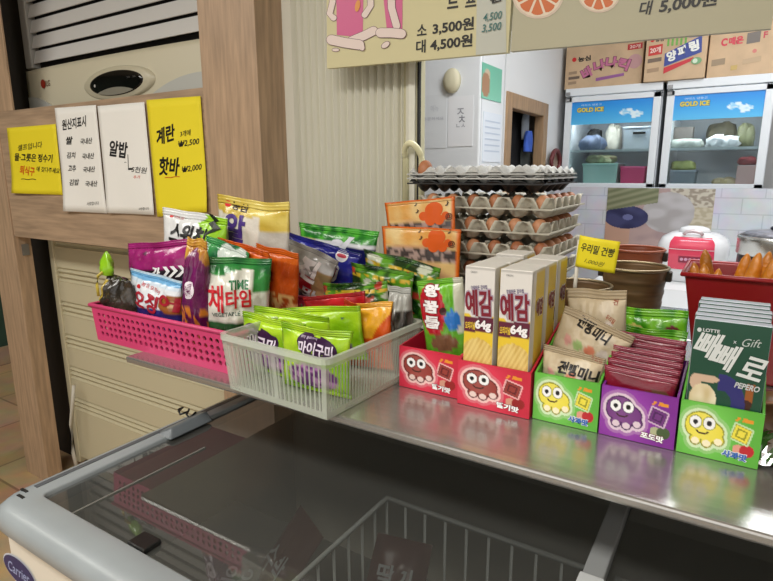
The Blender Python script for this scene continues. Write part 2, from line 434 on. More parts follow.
# control band: gently bulged
v = []; f = []; NX, NZ = 40, 12
for j in range(NZ+1):
    for i in range(NX+1):
        a, b = i/NX, j/NZ
        v.append((x0+(x1-x0)*a, ya-.004-.030*math.sin(PI*a)**.7*(.35+.65*math.sin(PI*min(1, .15+b*.75))), H+.19+(sl-.012-H-.19)*b))
for j in range(NZ):
    for i in range(NX): k = j*(NX+1)+i; f.append((k, k+1, k+NX+2, k+NX+1))
cb = mk('control_band', v, f, mat('band_cream', (208, 202, 178), .4), ac, smooth=True)
md = cb.modifiers.new('s', 'SOLIDIFY'); md.thickness = .02; md.offset = -1
yb = ya-.0365
def on_band(x, y): p = at(x, y, yb); return p
c = at(116, 83, yb)
SB = Flat((c.x-.2, yb, c.z+.1), (.4, 0, 0), (0, 0, -.2))
def lens(cx, cz, rx, rz, yy, th, n=40):
    mb = MB(); v = []; f = []
    for k, (q, d) in enumerate(((1.0, 0), (.97, -th*.7), (.9, -th), (0.001, -th))):
        for j in range(n): a = 2*PI*j/n; v.append((cx+rx*q*math.cos(a), yy+d, cz+rz*q*math.sin(a)))
    for k in range(3):
        for j in range(n): f.append((k*n+j, k*n+(j+1) % n, (k+1)*n+(j+1) % n, (k+1)*n+j))
    return mb.add(v, f)
lens(c.x, c.z, .20, .056, yb+.012, .014).build('control_bezel', mat('bezel_cream', (196, 190, 166), .35), ac, smooth=True)
dp = lens(c.x, c.z, .152, .040, yb-.002, .004).build('control_display', mat('display_black', (14, 13, 12), .12), ac, smooth=True)
# silver key strip below the display, curved
v = []; f = []
for i in range(21):
    a = -1+2*i/20; xx = c.x+.10*a
    v += [(xx, yb-.0075, c.z-.014-.013*(a*a)), (xx, yb-.0075, c.z-.0385*math.sqrt(max(0, 1-(a*.10/.152)**2)))]
for i in range(20): f.append((2*i, 2*i+1, 2*i+3, 2*i+2))
mk('key_strip', v, f, mat('silver_plastic', (158, 154, 140), .3, .3), ac)
SBb = Flat((c.x-.152, yb-.0075, c.z+.040), (.304, 0, 0), (0, 0, -.080))
disc(dp, SBb, .13, .52, .005, (190, 190, 185), 'display_symbol', 2)
write(dp, SBb, '24 . 26', .82, .36, .16, .07, (90, 90, 88), .0, name='display_symbol')
lg = at(43.5, 84, ya-.022)
SL = Flat((lg.x-.03, ya-.0235, lg.z+.03), (.1, 0, 0), (0, 0, -.06))
disc(ac, SL, .30, .5, .0165, (140, 44, 30), 'logo', 1)
write(ac, SL, 'LG', .66, .5, .28, .36, (110, 88, 70), .02, name='logo')
for sgn, nm in ((-1, 'corner_panel'), (1, 'corner_panel')):
    v = []; f = []; n = 16
    for i in range(n+1):
        a = i/n
        xx = (x0+.015+a*.27) if sgn < 0 else (x1-.015-a*.32)
        zt = H+.295-.085*a**2 if sgn < 0 else H+.30-.10*a**2
        bl = ya-.006-.030*math.sin(PI*((xx-x0)/(x1-x0)))**.7
        v += [(xx, bl-.002, zt), (xx, bl, H+.195)]
    for i in range(n): f.append((2*i, 2*i+2, 2*i+3, 2*i+1) if sgn < 0 else (2*i, 2*i+1, 2*i+3, 2*i+2))
    p = mk(nm, v, f, mat('corner_grey', (190, 192, 186), .35), ac)
    md = p.modifiers.new('s', 'SOLIDIFY'); md.thickness = .006; md.offset = 0
# papers taped on the beam
def sheet(label, quad, col, texts, tilt=0, Y=1.0985):
    A, B, C, D = [at(p[0], p[1], Y) for p in quad]
    R = root('paper_sign', label, 'paper sign', (A+B+C+D)/4, None)
    v = []; f = []; c = []; n = 14
    S = Flat(A, B-A, D-A)
    def P(s, t, e=0):
        p = A*(1-s)*(1-t)+B*s*(1-t)+C*s*t+D*(1-s)*t
        curl = .012*max(0, t-.55)**2*4*(.4+.6*math.sin(3*s+tilt))+.0012*math.sin(7*s+tilt)
        return p+Vector((0, -curl-e, 0))
    S.P = P; S.curved = True
    for j in range(n+1):
        for i in range(n+1): v.append(P(i/n, j/n))
    for j in range(n):
        for i in range(n): k = j*(n+1)+i; f.append((k, k+n+1, k+n+2, k+1))
    sh_ = mk('sheet', v, f, mat('paper', col, .7, bump=.04, bscale=20), R, smooth=True, solid=.0005)
    for (tx, s, t, sw, th, cl, bd, rt) in texts:
        if tx.startswith('~'):
            pts = [(s-sw/2, t-th/2), (s+sw/2, t-th/2+th*.2), (s+sw/2, t+th/2), (s-sw/2, t+th/2-th*.2)]
            k = 8; vv = []; ff = []
            for i in range(k+1):
                q = s-sw/2+sw*i/k; w_ = th*.5*math.sin(i*1.3+s*9)*.5
                vv += [P(q, t+w_-th*.3, .0005), P(q, t+w_+th*.3, .0005)]
            for i in range(k): ff.append((2*i, 2*i+1, 2*i+3, 2*i+2))
            mk('pen_stroke', vv, ff, ink(cl), sh_)
        else:
            write(sh_, S, tx, s, t, sw, th, cl, bd, rt, .25, name='handwriting')
    return R
BK = (28, 26, 26); RD = (190, 50, 30)
sheet('small yellow paper with orange and black handwriting, taped nearest the side post', ((7, 128), (56, 124), (63, 195), (14, 193)), (238, 220, 34),
      [('셀프입니다', .45, .29, .5, .09, BK, .01, 3), ('물·그릇은 정수기', .5, .46, .78, .12, BK, .025, -2), ('퇴식구', .34, .65, .3, .14, (214, 96, 20), .03, -5), ('에 갖다주세요', .76, .64, .46, .08, BK, .01, -3), ('~', .36, .78, .3, .02, BK, 0, 0)], 1, 1.1025)
sheet('white paper with four short handwritten rows, taped beside the small yellow paper', ((55, 108), (96, 105), (106.5, 213.5), (66, 211)), (242, 241, 236),
      [('원산지표시', .45, .15, .62, .10, BK, .025, 4), ('쌀', .28, .31, .17, .075, BK, .03, 0), ('국내산', .70, .32, .3, .055, BK, .02, 2), ('김치', .29, .45, .22, .06, BK, .02, 0), ('국내산', .71, .46, .3, .055, BK, .02, 2),
       ('고추', .27, .575, .2, .065, BK, .02, 0), ('국내산', .70, .585, .3, .055, BK, .02, 2), ('김밥', .30, .71, .24, .06, BK, .02, 2), ('국내산', .72, .72, .3, .055, BK, .02, 2), ('사랑합니다', .70, .91, .3, .035, BK, .0, 4)], 2)
sheet('white paper with one large brush word and a small price below', ((97.5, 106), (144, 102), (154.5, 215), (108, 213)), (242, 241, 236),
      [('알밥', .38, .40, .42, .15, (30, 28, 30), .03, -6), ('~', .50, .52, .05, .008, BK, 0, 0), ('ㄴ', .60, .52, .10, .14, BK, -.005, 0), ('5천원', .78, .59, .32, .055, BK, .01, -4), ('추가', .72, .655, .15, .03, (214, 80, 60), 0, 0), ('사랑합니다', .80, .945, .22, .025, BK, 0, 3)], 3, 1.0975)
sheet('tall yellow paper with two big brush words and prices nearest the main post', ((146, 100), (200, 96), (208.5, 212), (157, 217)), (240, 222, 38),
      [('계란', .32, .30, .40, .14, BK, .03, 8), ('3개에', .70, .30, .2, .05, BK, .01, 4), ('₩2,500', .74, .385, .38, .06, BK, .015, 3), ('핫바', .34, .57, .42, .16, BK, .03, -4), ('₩2,000', .76, .605, .36, .06, BK, .015, 3), ('~', .38, .665, .3, .012, (200, 90, 30), 0, 0)], 4)
# folding door
fd = root('folding_door', 'cream accordion folding door with narrow vertical pleats beside the main post', 'folding door', (-.9, 1.2, 0))
M_FD = mat('cream_vinyl', (224, 222, 208), .55, bump=.03)
v = []; f = []; xs = -1.072; k = 0; pts = []
pts.append((-1.077, 1.200)); pts.append((-1.045, 1.198))
xx = -1.045
while xx < -.73:
    pts += [(xx+.004, 1.206), (xx+.0075, 1.216), (xx+.0125, 1.214), (xx+.017, 1.201), (xx+.021, 1.198)]; xx += .0225
pts += [(-.715, 1.214), (-.69, 1.198), (-.675, 1.2)]
for x_, y_ in pts: v += [(x_, y_, .02), (x_, y_, 2.3)]
for i in range(len(pts)-1): f.append((2*i, 2*i+2, 2*i+3, 2*i+1))
fdp = mk('pleated_curtain', v, f, M_FD, fd); md = fdp.modifiers.new('s', 'SOLIDIFY'); md.thickness = .006; md.offset = -1
box_part('end_post', -.72, -.672, 1.206, 1.25, .02, 2.3, mat('end_post_vinyl', (196, 190, 158), .45), fd, bevel=.006)
box_part('black_seal', -.672, -.667, 1.207, 1.216, .02, 2.3, mat('black_rubber', (14, 14, 14), .6), fd)
hx = at(413, 160, 1.19)
hp = []
for i in range(13):
    a = PI*i/12; hp.append((hx.x-.022*math.cos(a)*1.0, 1.205-.03*math.sin(PI*min(1, max(0, i/12)))*.6-.012, H+.028+.035*math.sin(a)))
hp = [(hp[0][0], hp[0][1], H-.16)]+hp+[(hp[-1][0], hp[-1][1], H-.16)]
MB().tube(hp, .0075, 10).build('handle', mat('handle_cream', (222, 216, 176), .35), fd, smooth=True)
# ================================================================== COUNTER + FREEZER
CT = H-.32                                 # counter top height
co = root('counter', 'long brushed stainless steel counter top running over the back of the freezer', 'counter', (-.1, 1.0, 0))
M_STEEL = mat('brushed_steel', (190, 188, 184), .22, .78, bump=.02, bscale=6, stretch=(1, 40, 40), noise_amt=.06, nscale=3)
b_ = MB(); b_.box(-.90, .75, .556, 1.18, CT-.012, CT-.0002).box(-.650, .75, 1.18, 1.46, CT-.012, CT-.0002)
b_.build('worktop', M_STEEL, co, bevel=.003)
box_part('base_cabinet', -.86, .72, .98, 1.17, 0, CT-.012, mat('cabinet_white', (222, 220, 212), .6), co)
fz = root('chest_freezer', 'pale grey chest freezer with sliding glass top and oval badge below the counter', 'freezer', (-.1, .56, 0))
RZ = H-.456; GZ = H-.4625
M_RIM = mat('rim_plastic', (150, 157, 160), .38, noise_amt=.05); M_FBODY = mat('freezer_white', (226, 220, 206), .35)
fx0, fx1, fy0, fy1 = -.867, .70, .303, .92
ix0, ix1, iy0, iy1 = -.815, .655, .353, .90
# rim profile swept round the opening (front, both ends, back)
def frame_ring(prof_fn, name, m, smooth=True):
    v = []; f = []; 
    corners = [(0, 0), (1, 0), (1, 1), (0, 1)]
    prof = prof_fn
    n = len(prof)
    cs = 8
    loops = []
    for ci, (cx_, cy_) in enumerate(corners):
        for k in range(cs+1):
            a = {0: PI, 1: 1.5*PI, 2: 0, 3: .5*PI}[ci]+.5*PI*k/cs
            loops.append((cx_, cy_, math.cos(a), math.sin(a)))
    for (cx_, cy_, ca, sa) in loops:
        for (o, zz, rad) in prof:             # o: offset outward from the inner opening
            bx = ix0+.02 if cx_ == 0 else ix1-.02; by = iy0+.02 if cy_ == 0 else iy1-.02
            of = (o*(.050 if cx_ == 0 else .05)/.05 if abs(ca) > .5 else o)
            kx = (fx0-ix0)/-.05 if cx_ == 0 else (fx1-ix1)/.05
            ky = (iy0-fy0)/.05 if cy_ == 0 else .4
            kk = (abs(ca)**4+abs(sa)**4)**-.25; v.append((bx+ca*kk*(.02+o*kx), by+sa*kk*(.02+o*ky), zz))
    L = len(loops)
    for i in range(L):
        for j in range(n-1):
            a = i*n+j; b = ((i+1) % L)*n+j; f.append((a, b, b+1, a+1))
    return mk(name, v, f, m, fz, smooth=smooth)
prof = [(0, GZ-.02, 0), (0, RZ-.003, 0), (.001, RZ-.001, 0), (.003, RZ, 0), (.030, RZ, 0), (.042, RZ-.003, 0), (.049, RZ-.009, 0), (.053, RZ-.018, 0), (.053, RZ-.034, 0), (.048, RZ-.041, 0), (.034, RZ-.044, 0)]
rim = frame_ring(prof, 'rim', M_RIM)
MB().box(fx0+.012, fx1-.012, fy0+.014, fy0+.05, .10, RZ-.041).box(fx0+.012, fx0+.045, fy0+.05, fy1, .10, RZ-.041).box(fx1-.045, fx1-.012, fy0+.05, fy1, .10, RZ-.041).box(fx0+.012, fx1-.012, fy1-.03, fy1, .10, RZ-.041).build('cabinet', M_FBODY, fz, bevel=.004)
box_part('plinth', fx0+.04, fx1-.04, fy0+.05, fy1-.02, 0, .10, mat('plinth_grey', (80, 80, 80), .6), fz)
b_ = MB(); lz = .22
b_.add([(ix0, iy0, lz), (ix1, iy0, lz), (ix1, iy1, lz), (ix0, iy1, lz), (ix0, iy0, GZ-.02), (ix1, iy0, GZ-.02), (ix1, iy1, GZ-.02), (ix0, iy1, GZ-.02)],
       [(0, 1, 2, 3), (0, 4, 5, 1), (1, 5, 6, 2), (2, 6, 7, 3), (3, 7, 4, 0)])
b_.build('liner', mat('liner_aluminium', (176, 176, 170), .5, .1), fz)
# rail grooves on the end rim
for xa, xb, nm in ((fx0+.020, fx0+.029, 'rail_groove'),):
    box_part(nm, xa, xb, iy0+.005, iy1-.1, RZ-.0015, RZ+.0008, mat('groove_grey', (84, 88, 92), .5), fz)
for q in ((25, 491, 10), (21.5, 497, 4)):
    p = atz(q[0], q[1], RZ); box_part('rim_slot', p.x-.010, p.x+.006, p.y-.002, p.y+.002, RZ-.001, RZ+.0012, M_DARK, fz)
M_GLASS = pane_mat('freezer_glass', (196, 198, 196), 1.7, .02, 1.5, .09)
for xa, xb, zg in ((ix0+.002, -.100, GZ), (-.098, ix1-.002, GZ-.008)):
    mk('glass_pane', [(xa, iy0+.002, zg), (xb, iy0+.002, zg), (xb, iy1-.002, zg), (xa, iy1-.002, zg)], [(0, 1, 2, 3)], M_GLASS, fz)
p0, p1 = atz(75, 513, GZ), atz(205, 448, GZ)
MB().hexa([(p0.x-.0015, iy0+.002, GZ), (p0.x+.0015, iy0+.002, GZ), (p1.x+.0015, p1.y, GZ), (p1.x-.0015, p1.y, GZ), (p0.x-.0015, iy0+.002, GZ+.002), (p0.x+.0015, iy0+.002, GZ+.002), (p1.x+.0015, p1.y, GZ+.002), (p1.x-.0015, p1.y, GZ+.002)]).build('glass_edge', mat('edge_white', (112, 112, 106), .5), fz)
dv = box_part('divider_bar', -.112, -.088, iy0, iy1, GZ-.018, GZ+.006, mat('divider_grey', (150, 152, 152), .4), fz, bevel=.002)
box_part('divider_cap', -.114, -.086, iy0, .60, GZ-.018, GZ+.008, mat('divider_white', (206, 208, 208), .4), fz, bevel=.002)
p = atz(176, 428, RZ)
MB().hexa([(p.x-.012, p.y-.035, RZ-.002), (p.x+.03, p.y-.035, RZ-.002), (p.x+.03, p.y+.06, RZ-.002), (p.x-.012, p.y+.06, RZ-.002), (p.x-.008, p.y-.02, RZ+.004), (p.x+.014, p.y-.02, RZ+.012), (p.x+.014, p.y+.06, RZ+.014), (p.x-.008, p.y+.06, RZ+.006)]).build('rail_end_cap', mat('cap_grey', (104, 110, 114), .35), fz, bevel=.003)
for q in ((132, 546), (40, 0)):
    if q[1]:
        p = atz(q[0], q[1], GZ); box_part('glass_stop', p.x-.004, p.x+.030, iy0, iy0+.026, GZ+.0005, GZ+.008, mat('stop_black', (24, 24, 24), .4), fz, bevel=.002)
# badge
bc = at(20, 571, fy0+.014)
SBG = Flat((bc.x-.05, fy0+.0135, bc.z+.03), (.1, 0, 0), (0, 0, -.06))
disc(fz, SBG, .5, .5, .047, (196, 200, 210), 'badge', 1, 32, .024)
bd = disc(fz, SBG, .5, .5, .044, (30, 34, 92), 'badge', 3, 32, .0215)
write(bd, SBG, 'Carrier', .5, .5, .62, .3, (150, 160, 200), .01, 0, .3, name='badge_lettering', lev=3)
# wire clip lying on the rim
p = atz(184, 416, RZ)
cl = MB()
pts = [(p.x-.02+.006*i+.004*math.cos(i*1.9), p.y+.01*math.sin(i*1.7), RZ+.004+.008*abs(math.sin(i*.9))) for i in range(9)]
tag(cl.tube(pts, .0022, 6).build('wire_clip', mat('clip_black', (18, 18, 18), .4), None, base=(p.x, p.y, RZ), smooth=True), 'tiny black twisted wire clip lying on the freezer rim below the pink basket', 'clip')
# cords behind
p = (-2.40, 1.2, .02)
pts = [(-2.44, 1.19, .0), (-2.437, 1.19, .10), (-2.425, 1.185, .22), (-2.40, 1.19, .30), (-2.385, 1.2, .36)]
pts = [atz(61, 452, .4)]
cdx = MB().tube([(-2.40, 1.20, .01), (-2.40, 1.19, .12), (-2.385, 1.19, .26), (-2.37, 1.2, .36), (-2.36, 1.21, .44)], .008, 8)
tag(cdx.build('power_cord', mat('cord_white', (200, 196, 184), .5), None, base=(-2.40, 1.2, .0), smooth=True), 'thick white power cord hanging in the gap beside the air conditioner', 'cord')
# wire baskets inside the freezer
M_WIRE = mat('white_wire', (222, 224, 222), .35)
def wire_basket(label, x0, x1, y0, y1, zt, zb):
    R = root('wire_basket', label, 'wire basket', ((x0+x1)/2, (y0+y1)/2, zb), 'wire baskets in the freezer')
    MB().tube([(x0, y0, zt), (x1, y0, zt), (x1, y1, zt), (x0, y1, zt)], .0045, 8, True).build('basket_rim', M_WIRE, R, smooth=True)
    MB().tube([(x0, y0, (zt+zb)/2), (x1, y0, (zt+zb)/2), (x1, y1, (zt+zb)/2), (x0, y1, (zt+zb)/2)], .003, 6, True).build('middle_wire', M_WIRE, R, smooth=True)
    mb = MB(); n = max(2, int((x1-x0)/.032))
    for i in range(n+1):
        x = x0+(x1-x0)*i/n; mb.tube([(x, y0, zt), (x, y0, zb), (x, y1, zb), (x, y1, zt)], .0022, 6)
    n = max(2, int((y1-y0)/.032))
    for i in range(1, n):
        y = y0+(y1-y0)*i/n; mb.tube([(x0, y, zt), (x0, y, zb), (x1, y, zb), (x1, y, zt)], .0022, 6)
    mb.build('wire_lattice', M_WIRE, R, smooth=True)
wire_basket('white wire basket hung in the freezer nearest the badge end', -.436, -.12, iy0+.02, .69, GZ-.055, GZ-.30)
wire_basket('white wire basket hung in the freezer under the divider bar', -.085, .30, iy0+.02, .69, GZ-.055, GZ-.30)
# ================================================================== BASKETS
# pink perforated basket
PX0, PX1, PY0, PY1, PZ0, PZ1 = -1.045, -.648, .585, .845, CT, CT+.070
pb = root('pink_basket', 'bright pink perforated plastic basket of snack bags overhanging the counter end', 'basket', ((PX0+PX1)/2, (PY0+PY1)/2, CT))
M_PINK = mat('pink_plastic', (204, 62, 112), .42)
def perforated(A, U, V, nx, ny, r, mx, my):
    """wall sheet with ny x nx octagonal holes; margins mx,my"""
    bm = bmesh.new(); A, U, V = Vector(A), Vector(U), Vector(V); w, h = U.length, V.length
    u, v_ = U/w, V/h
    def q(a, b): return bm.verts.new(A+u*a+v_*b)
    cw, ch = (w-2*mx)/nx, (h-2*my)/ny
    for j in range(ny):
        for i in range(nx):
            cx_, cy_ = mx+cw*(i+.5), my+ch*(j+.5)
            o = []; s = []
            for k in range(8):
                a = PI/4*k
                o.append(q(cx_+r*math.cos(a), cy_+r*math.sin(a)))
                c, d = math.cos(a), math.sin(a); kk = 1/max(abs(c), abs(d))
                s.append(q(cx_+cw/2*c*kk, cy_+ch/2*d*kk))
            for k in range(8): bm.faces.new((o[k], s[k], s[(k+1) % 8], o[(k+1) % 8]))
    xs_ = [0]+[mx+cw*i/2 for i in range(2*nx+1)]+[w]
    for i in range(len(xs_)-1):
        for a, b in ((0, my), (h-my, h)): bm.faces.new((q(xs_[i], a), q(xs_[i+1], a), q(xs_[i+1], b), q(xs_[i], b)))
    ys_ = [my+ch*j/2 for j in range(2*ny+1)]
    for j in range(len(ys_)-1):
        for a, b in ((0, mx), (w-mx, w)): bm.faces.new((q(a, ys_[j]), q(b, ys_[j]), q(b, ys_[j+1]), q(a, ys_[j+1])))
    bmesh.ops.remove_doubles(bm, verts=bm.verts, dist=1e-5); bm.verts.index_update()
    r_ = ([x.co.copy() for x in bm.verts], [tuple(x.index for x in f.verts) for f in bm.faces]); bm.free(); return r_
tp = .006
for (A, U, V, nx, mx) in (((PX0+tp, PY0+tp, PZ0), (PX1-PX0-2*tp, 0, 0), (0, -tp, PZ1-PZ0), 24, .014), ((PX0+tp, PY1-tp, PZ0), (PX1-PX0-2*tp, 0, 0), (0, tp, PZ1-PZ0), 24, .014),
                          ((PX0+tp, PY0+tp, PZ0), (0, PY1-PY0-2*tp, 0), (-tp, 0, PZ1-PZ0), 15, .014), ((PX1-tp, PY0+tp, PZ0), (0, PY1-PY0-2*tp, 0), (tp, 0, PZ1-PZ0), 15, .014)):
    v, f = perforated(A, U, V, nx, 4, .0046, mx, .010)
    o = mk('perforated_side', v, f, M_PINK, pb, solid=.003)
box_part('basket_floor', PX0+tp, PX1-tp, PY0+tp, PY1-tp, PZ0, PZ0+.003, M_PINK, pb)
MB().tube([(PX0, PY0, PZ1), (PX1, PY0, PZ1), (PX1, PY1, PZ1), (PX0, PY1, PZ1)], .0042, 8, True).build('basket_rim', M_PINK, pb, smooth=True)
# clear slatted basket
M_CLR = glassy('frosted_clear_plastic', (206, 212, 198), .38, .25)
M_CLR2 = glassy('frosted_rim_plastic', (214, 220, 208), .40, .3)
FL, FR = Vector((-.622, .546, 0)), Vector((-.430, .535, 0))
ud = (FR-FL).normalized(); dd = Vector((-ud.y, ud.x, 0)); wB = (FR-FL).length; lB = .216
cb_ = root('clear_basket', 'frosted clear plastic basket with slatted sides full of lime gummy bags', 'basket', (FL+FR)/2+dd*lB/2+Vector((0, 0, CT+.001)))
zb0, zb1 = CT+.001, CT+.086; ti = .006
def bq(a, b, z, g=0.0):                     # a along width 0..wB, b along depth, g grow at the rim
    k = (z-zb0)/(zb1-zb0)*ti+g
    x = -k+(wB+2*k)*a/wB; y = -k+(lB+2*k)*b/lB
    p = FL+ud*x+dd*y; return Vector((p.x, p.y, z))
th_ = .0022
def slat_wall(fn, L, n):
    mb = MB()
    def bar(a0, a1, z0, z1):
        p = [fn(a0, z0, 0), fn(a1, z0, 0), fn(a1, z0, th_), fn(a0, z0, th_), fn(a0, z1, 0), fn(a1, z1, 0), fn(a1, z1, th_), fn(a0, z1, th_)]; mb.hexa(p)
    bar(0, L, zb0, zb0+.009); bar(0, L, zb1-.014, zb1)
    p_ = L/n
    for i in range(n):
        if i in (0, n-1) or i == n//2: bar(p_*i, p_*(i+1), zb0+.009, zb1-.014)
        else: bar(p_*(i+.33), p_*(i+.67), zb0+.009, zb1-.014)
    return mb
slat_wall(lambda a, z, t: bq(a, 0, z, -t), wB, 24).build('slatted_side', M_CLR, cb_)
slat_wall(lambda a, z, t: bq(a, lB, z, -t), wB, 24).build('slatted_side', M_CLR, cb_)
slat_wall(lambda a, z, t: bq(0, a, z, -t), lB, 34).build('slatted_side', M_CLR, cb_)
slat_wall(lambda a, z, t: bq(wB, a, z, -t), lB, 34).build('slatted_side', M_CLR, cb_)
MB().hexa([bq(0, 0, zb0), bq(wB, 0, zb0), bq(wB, lB, zb0), bq(0, lB, zb0)]+[q+Vector((0, 0, .002)) for q in (bq(0, 0, zb0), bq(wB, 0, zb0), bq(wB, lB, zb0), bq(0, lB, zb0))]).build('basket_floor', M_CLR, cb_)
mb = MB()
rp = []
for ci, (a, b) in enumerate(((0, 0), (wB, 0), (wB, lB), (0, lB))):
    for k in range(5):
        an = {0: PI, 1: 1.5*PI, 2: 0, 3: .5*PI}[ci]+.5*PI*k/4
        c_ = bq(a, b, zb1); ia = ud*(.012 if a == 0 else -.012)+dd*(.012 if b == 0 else -.012)
        rp.append(c_+ia+(ud*math.cos(an)+dd*math.sin(an))*.014)
v = []; f = []
for p in rp:
    out = (p-(bq(wB/2, lB/2, zb1))); out.z = 0; out.normalize()
    v += [p-out*.004+Vector((0, 0, 0)), p-out*.004+Vector((0, 0, .002)), p+out*.004+Vector((0, 0, .002)), p+out*.004+Vector((0, 0, -.006))]
n = len(rp)
for i in range(n):
    for j in range(4): f.append((i*4+j, ((i+1) % n)*4+j, ((i+1) % n)*4+(j+1) % 4, i*4+(j+1) % 4))
mk('basket_rim', v, f, M_CLR2, cb_)
# ================================================================== SNACK BAGS (pink basket)
PF = CT+.010                                # basket floor
# dark bag with lime top
def p_(s, t):
    c = mixc((34, 30, 26), (64, 56, 46), .5+nz(s, t, 5, 1)*1.2)
    if s < .16 and t > .1: c = (96, 130, 40) if t > .45 else (196, 170, 70)
    return c
S = bag('snack_bag', 'small black see-through bag with a lime green twisted top at the outer basket end', (103, 271), (139, 282), .625, zb=PF, thick=.022, paint=p_, seal=(.0, .05), taper=.7, wr=1.6)
lime = MB()
tp0 = at(107, 275, .622); tp1 = at(106.5, 251, .622)
pr = []
v = []; f = []; n = 14
for k in range(9):
    q = k/8; c_ = tp0.lerp(tp1, q); r_ = [.012, .015, .017, .016, .014, .012, .009, .006, .001][k]
    for j in range(n):
        a = 2*PI*j/n; rr = r_*(1+.28*math.sin(4*a+k*.9)); v.append((c_.x+rr*1.1*math.cos(a), c_.y+rr*.6*math.sin(a), c_.z))
for k in range(8):
    for j in range(n): f.append((k*n+j, k*n+(j+1) % n, (k+1)*n+(j+1) % n, (k+1)*n+j))
mk('twisted_top', v, f, mat('lime_film', (142, 196, 30), .3, coat=.3), S.root, smooth=True)
pts = [at(103, 272, .612), at(98, 276, .606), at(97, 285, .604), at(98.5, 296, .604)]
MB().tube(pts, .003, 6).build('yellow_edge', mat('yellow_film', (196, 176, 70), .35), S.root, smooth=True)
# blue-white squid ring bag
def p_(s, t):
    if t < .20: return (112, 172, 216) if t > .06 else (186, 214, 232)
    if t < .27: return (206, 222, 236)
    if inel(s, t, .92, .66, .20, .26):
        d_ = math.hypot((s-.92)/.2, (t-.66)/.26); return (150, 90, 40) if .35 < d_ < 1 else (206, 168, 120)
    if t > .86+.05*math.sin(s*5): return (36, 36, 110)
    return (226, 232, 238)
S = bag('snack_bag', 'white snack bag with light blue top edge and round red letters', (130, 268), (181, 281), .645, .630, zb=PF, thick=.02, paint=p_, vis=(158, 314))
for q_, x_, y_, w_, h_ in (('오', 142, 298, 12, 13), ('징', 154.5, 303, 11, 17), ('어', 168, 303, 15, 14)): wpx(S.pouch, S, q_, x_, y_, w_, h_, (160, 20, 42), .035, -8, lev=2)
dpx(S.pouch, S, 139, 286, 2, (190, 30, 40), 'logo'); wpx(S.pouch, S, '농심 오징어', 150, 288, 17, 4, (190, 50, 60), .01, -10)
# purple cob-shaped bag with gold top
def p_(s, t):
    if t < .30: return mixc((206, 160, 66), (170, 110, 40), .5+nz(s, t, 8, 2)) if (t < .10 or abs(s-.5) > 2.6*(t-.08)) else (110, 26, 84)
    if t > .78 and nz(s, t, 7, 3) > .02: return (200, 120, 40)
    return mixc((112, 22, 92), (80, 12, 66), .5+nz(s, t, 4, 4))
S = bag('snack_bag', 'slim purple snack bag with golden pointed top standing between the white bags', (184, 236), (210, 242), .618, .622, zb=PF, thick=.018, paint=p_, taper=.86, bot=1.1, wr=1.4, vis=(191, 326))
dpx(S.pouch, S, 192, 290, 6.0, (236, 226, 236), 'logo', 1, ry=9, rot=-.5)
wpx(S.pouch, S, '고구', 192, 287, 7, 4.5, (120, 30, 100), .01, 25, lev=2); wpx(S.pouch, S, '마칩', 191, 292.5, 7, 4.5, (120, 30, 100), .01, 25, lev=2)
# white and green vegetable bag
def p_(s, t):
    e_ = .20+.05*math.sin(s*7)
    if t < e_: return mixc((24, 104, 50), (60, 150, 70), .5+1.4*nz(s, t, 5, 6))
    if s > .74 and t < .48: return (46, 138, 60)
    if t > .93: return (40, 90, 50)
    return (226, 226, 214)
S = bag('snack_bag', 'plump white snack bag with dark green top and big red letters', (202, 256), (272, 259), .628, .705, zb=PF+.002, thick=.026, paint=p_, wr=1.2, vis=(238, 326))
wpx(S.pouch, S, '채', 215, 298, 17, 27, (206, 30, 44), .022, 3, lev=2); wpx(S.pouch, S, '타임', 239, 298, 26, 18, (206, 30, 44), .03, 4, lev=2)
wpx(S.pouch, S, 'TIME', 239, 284.5, 20, 9, (24, 110, 60), .03, 4); wpx(S.pouch, S, 'VEGETABLE', 226, 313, 30, 4, (60, 90, 80), .01, 6)
# magenta bag
def p_(s, t):
    if t < .66: return mixc((168, 40, 122), (140, 24, 96), .5+nz(s, t, 5, 7))
    return (38, 26, 34)
S = bag('snack_bag', 'magenta snack bag with white chevron marks behind the squid ring bag', (125, 243), (190, 239), .685, .69, zb=PF, thick=.022, paint=p_, vis=(157, 284))
wpx(S.pouch, S, '가', 159, 271, 9, 10, (236, 236, 236), .05, -10)
for k in range(3):
    a0_ = 166+6*k; patch(S.pouch, S, [inv(S, *q) for q in ((a0_, 266), (a0_+3, 266), (a0_+7, 271), (a0_+3, 277), (a0_, 277), (a0_+4, 271))], (232, 232, 232), 'chevron_mark', 9)
wpx(S.pouch, S, '4', 143, 253, 5, 4, (90, 16, 66), .02)
# green bag behind
def p_(s, t): return mixc((16, 92, 56), (60, 150, 80), .5+1.6*nz(s, t, 4, 8)) if nz(s, t, 3, 3) < .22 else (210, 222, 214)
S = bag('snack_bag', 'crumpled emerald green snack bag wedged behind the white vegetable bag', (207, 236), (250, 252), .735, .745, zb=PF, thick=.014, paint=p_, wr=2)
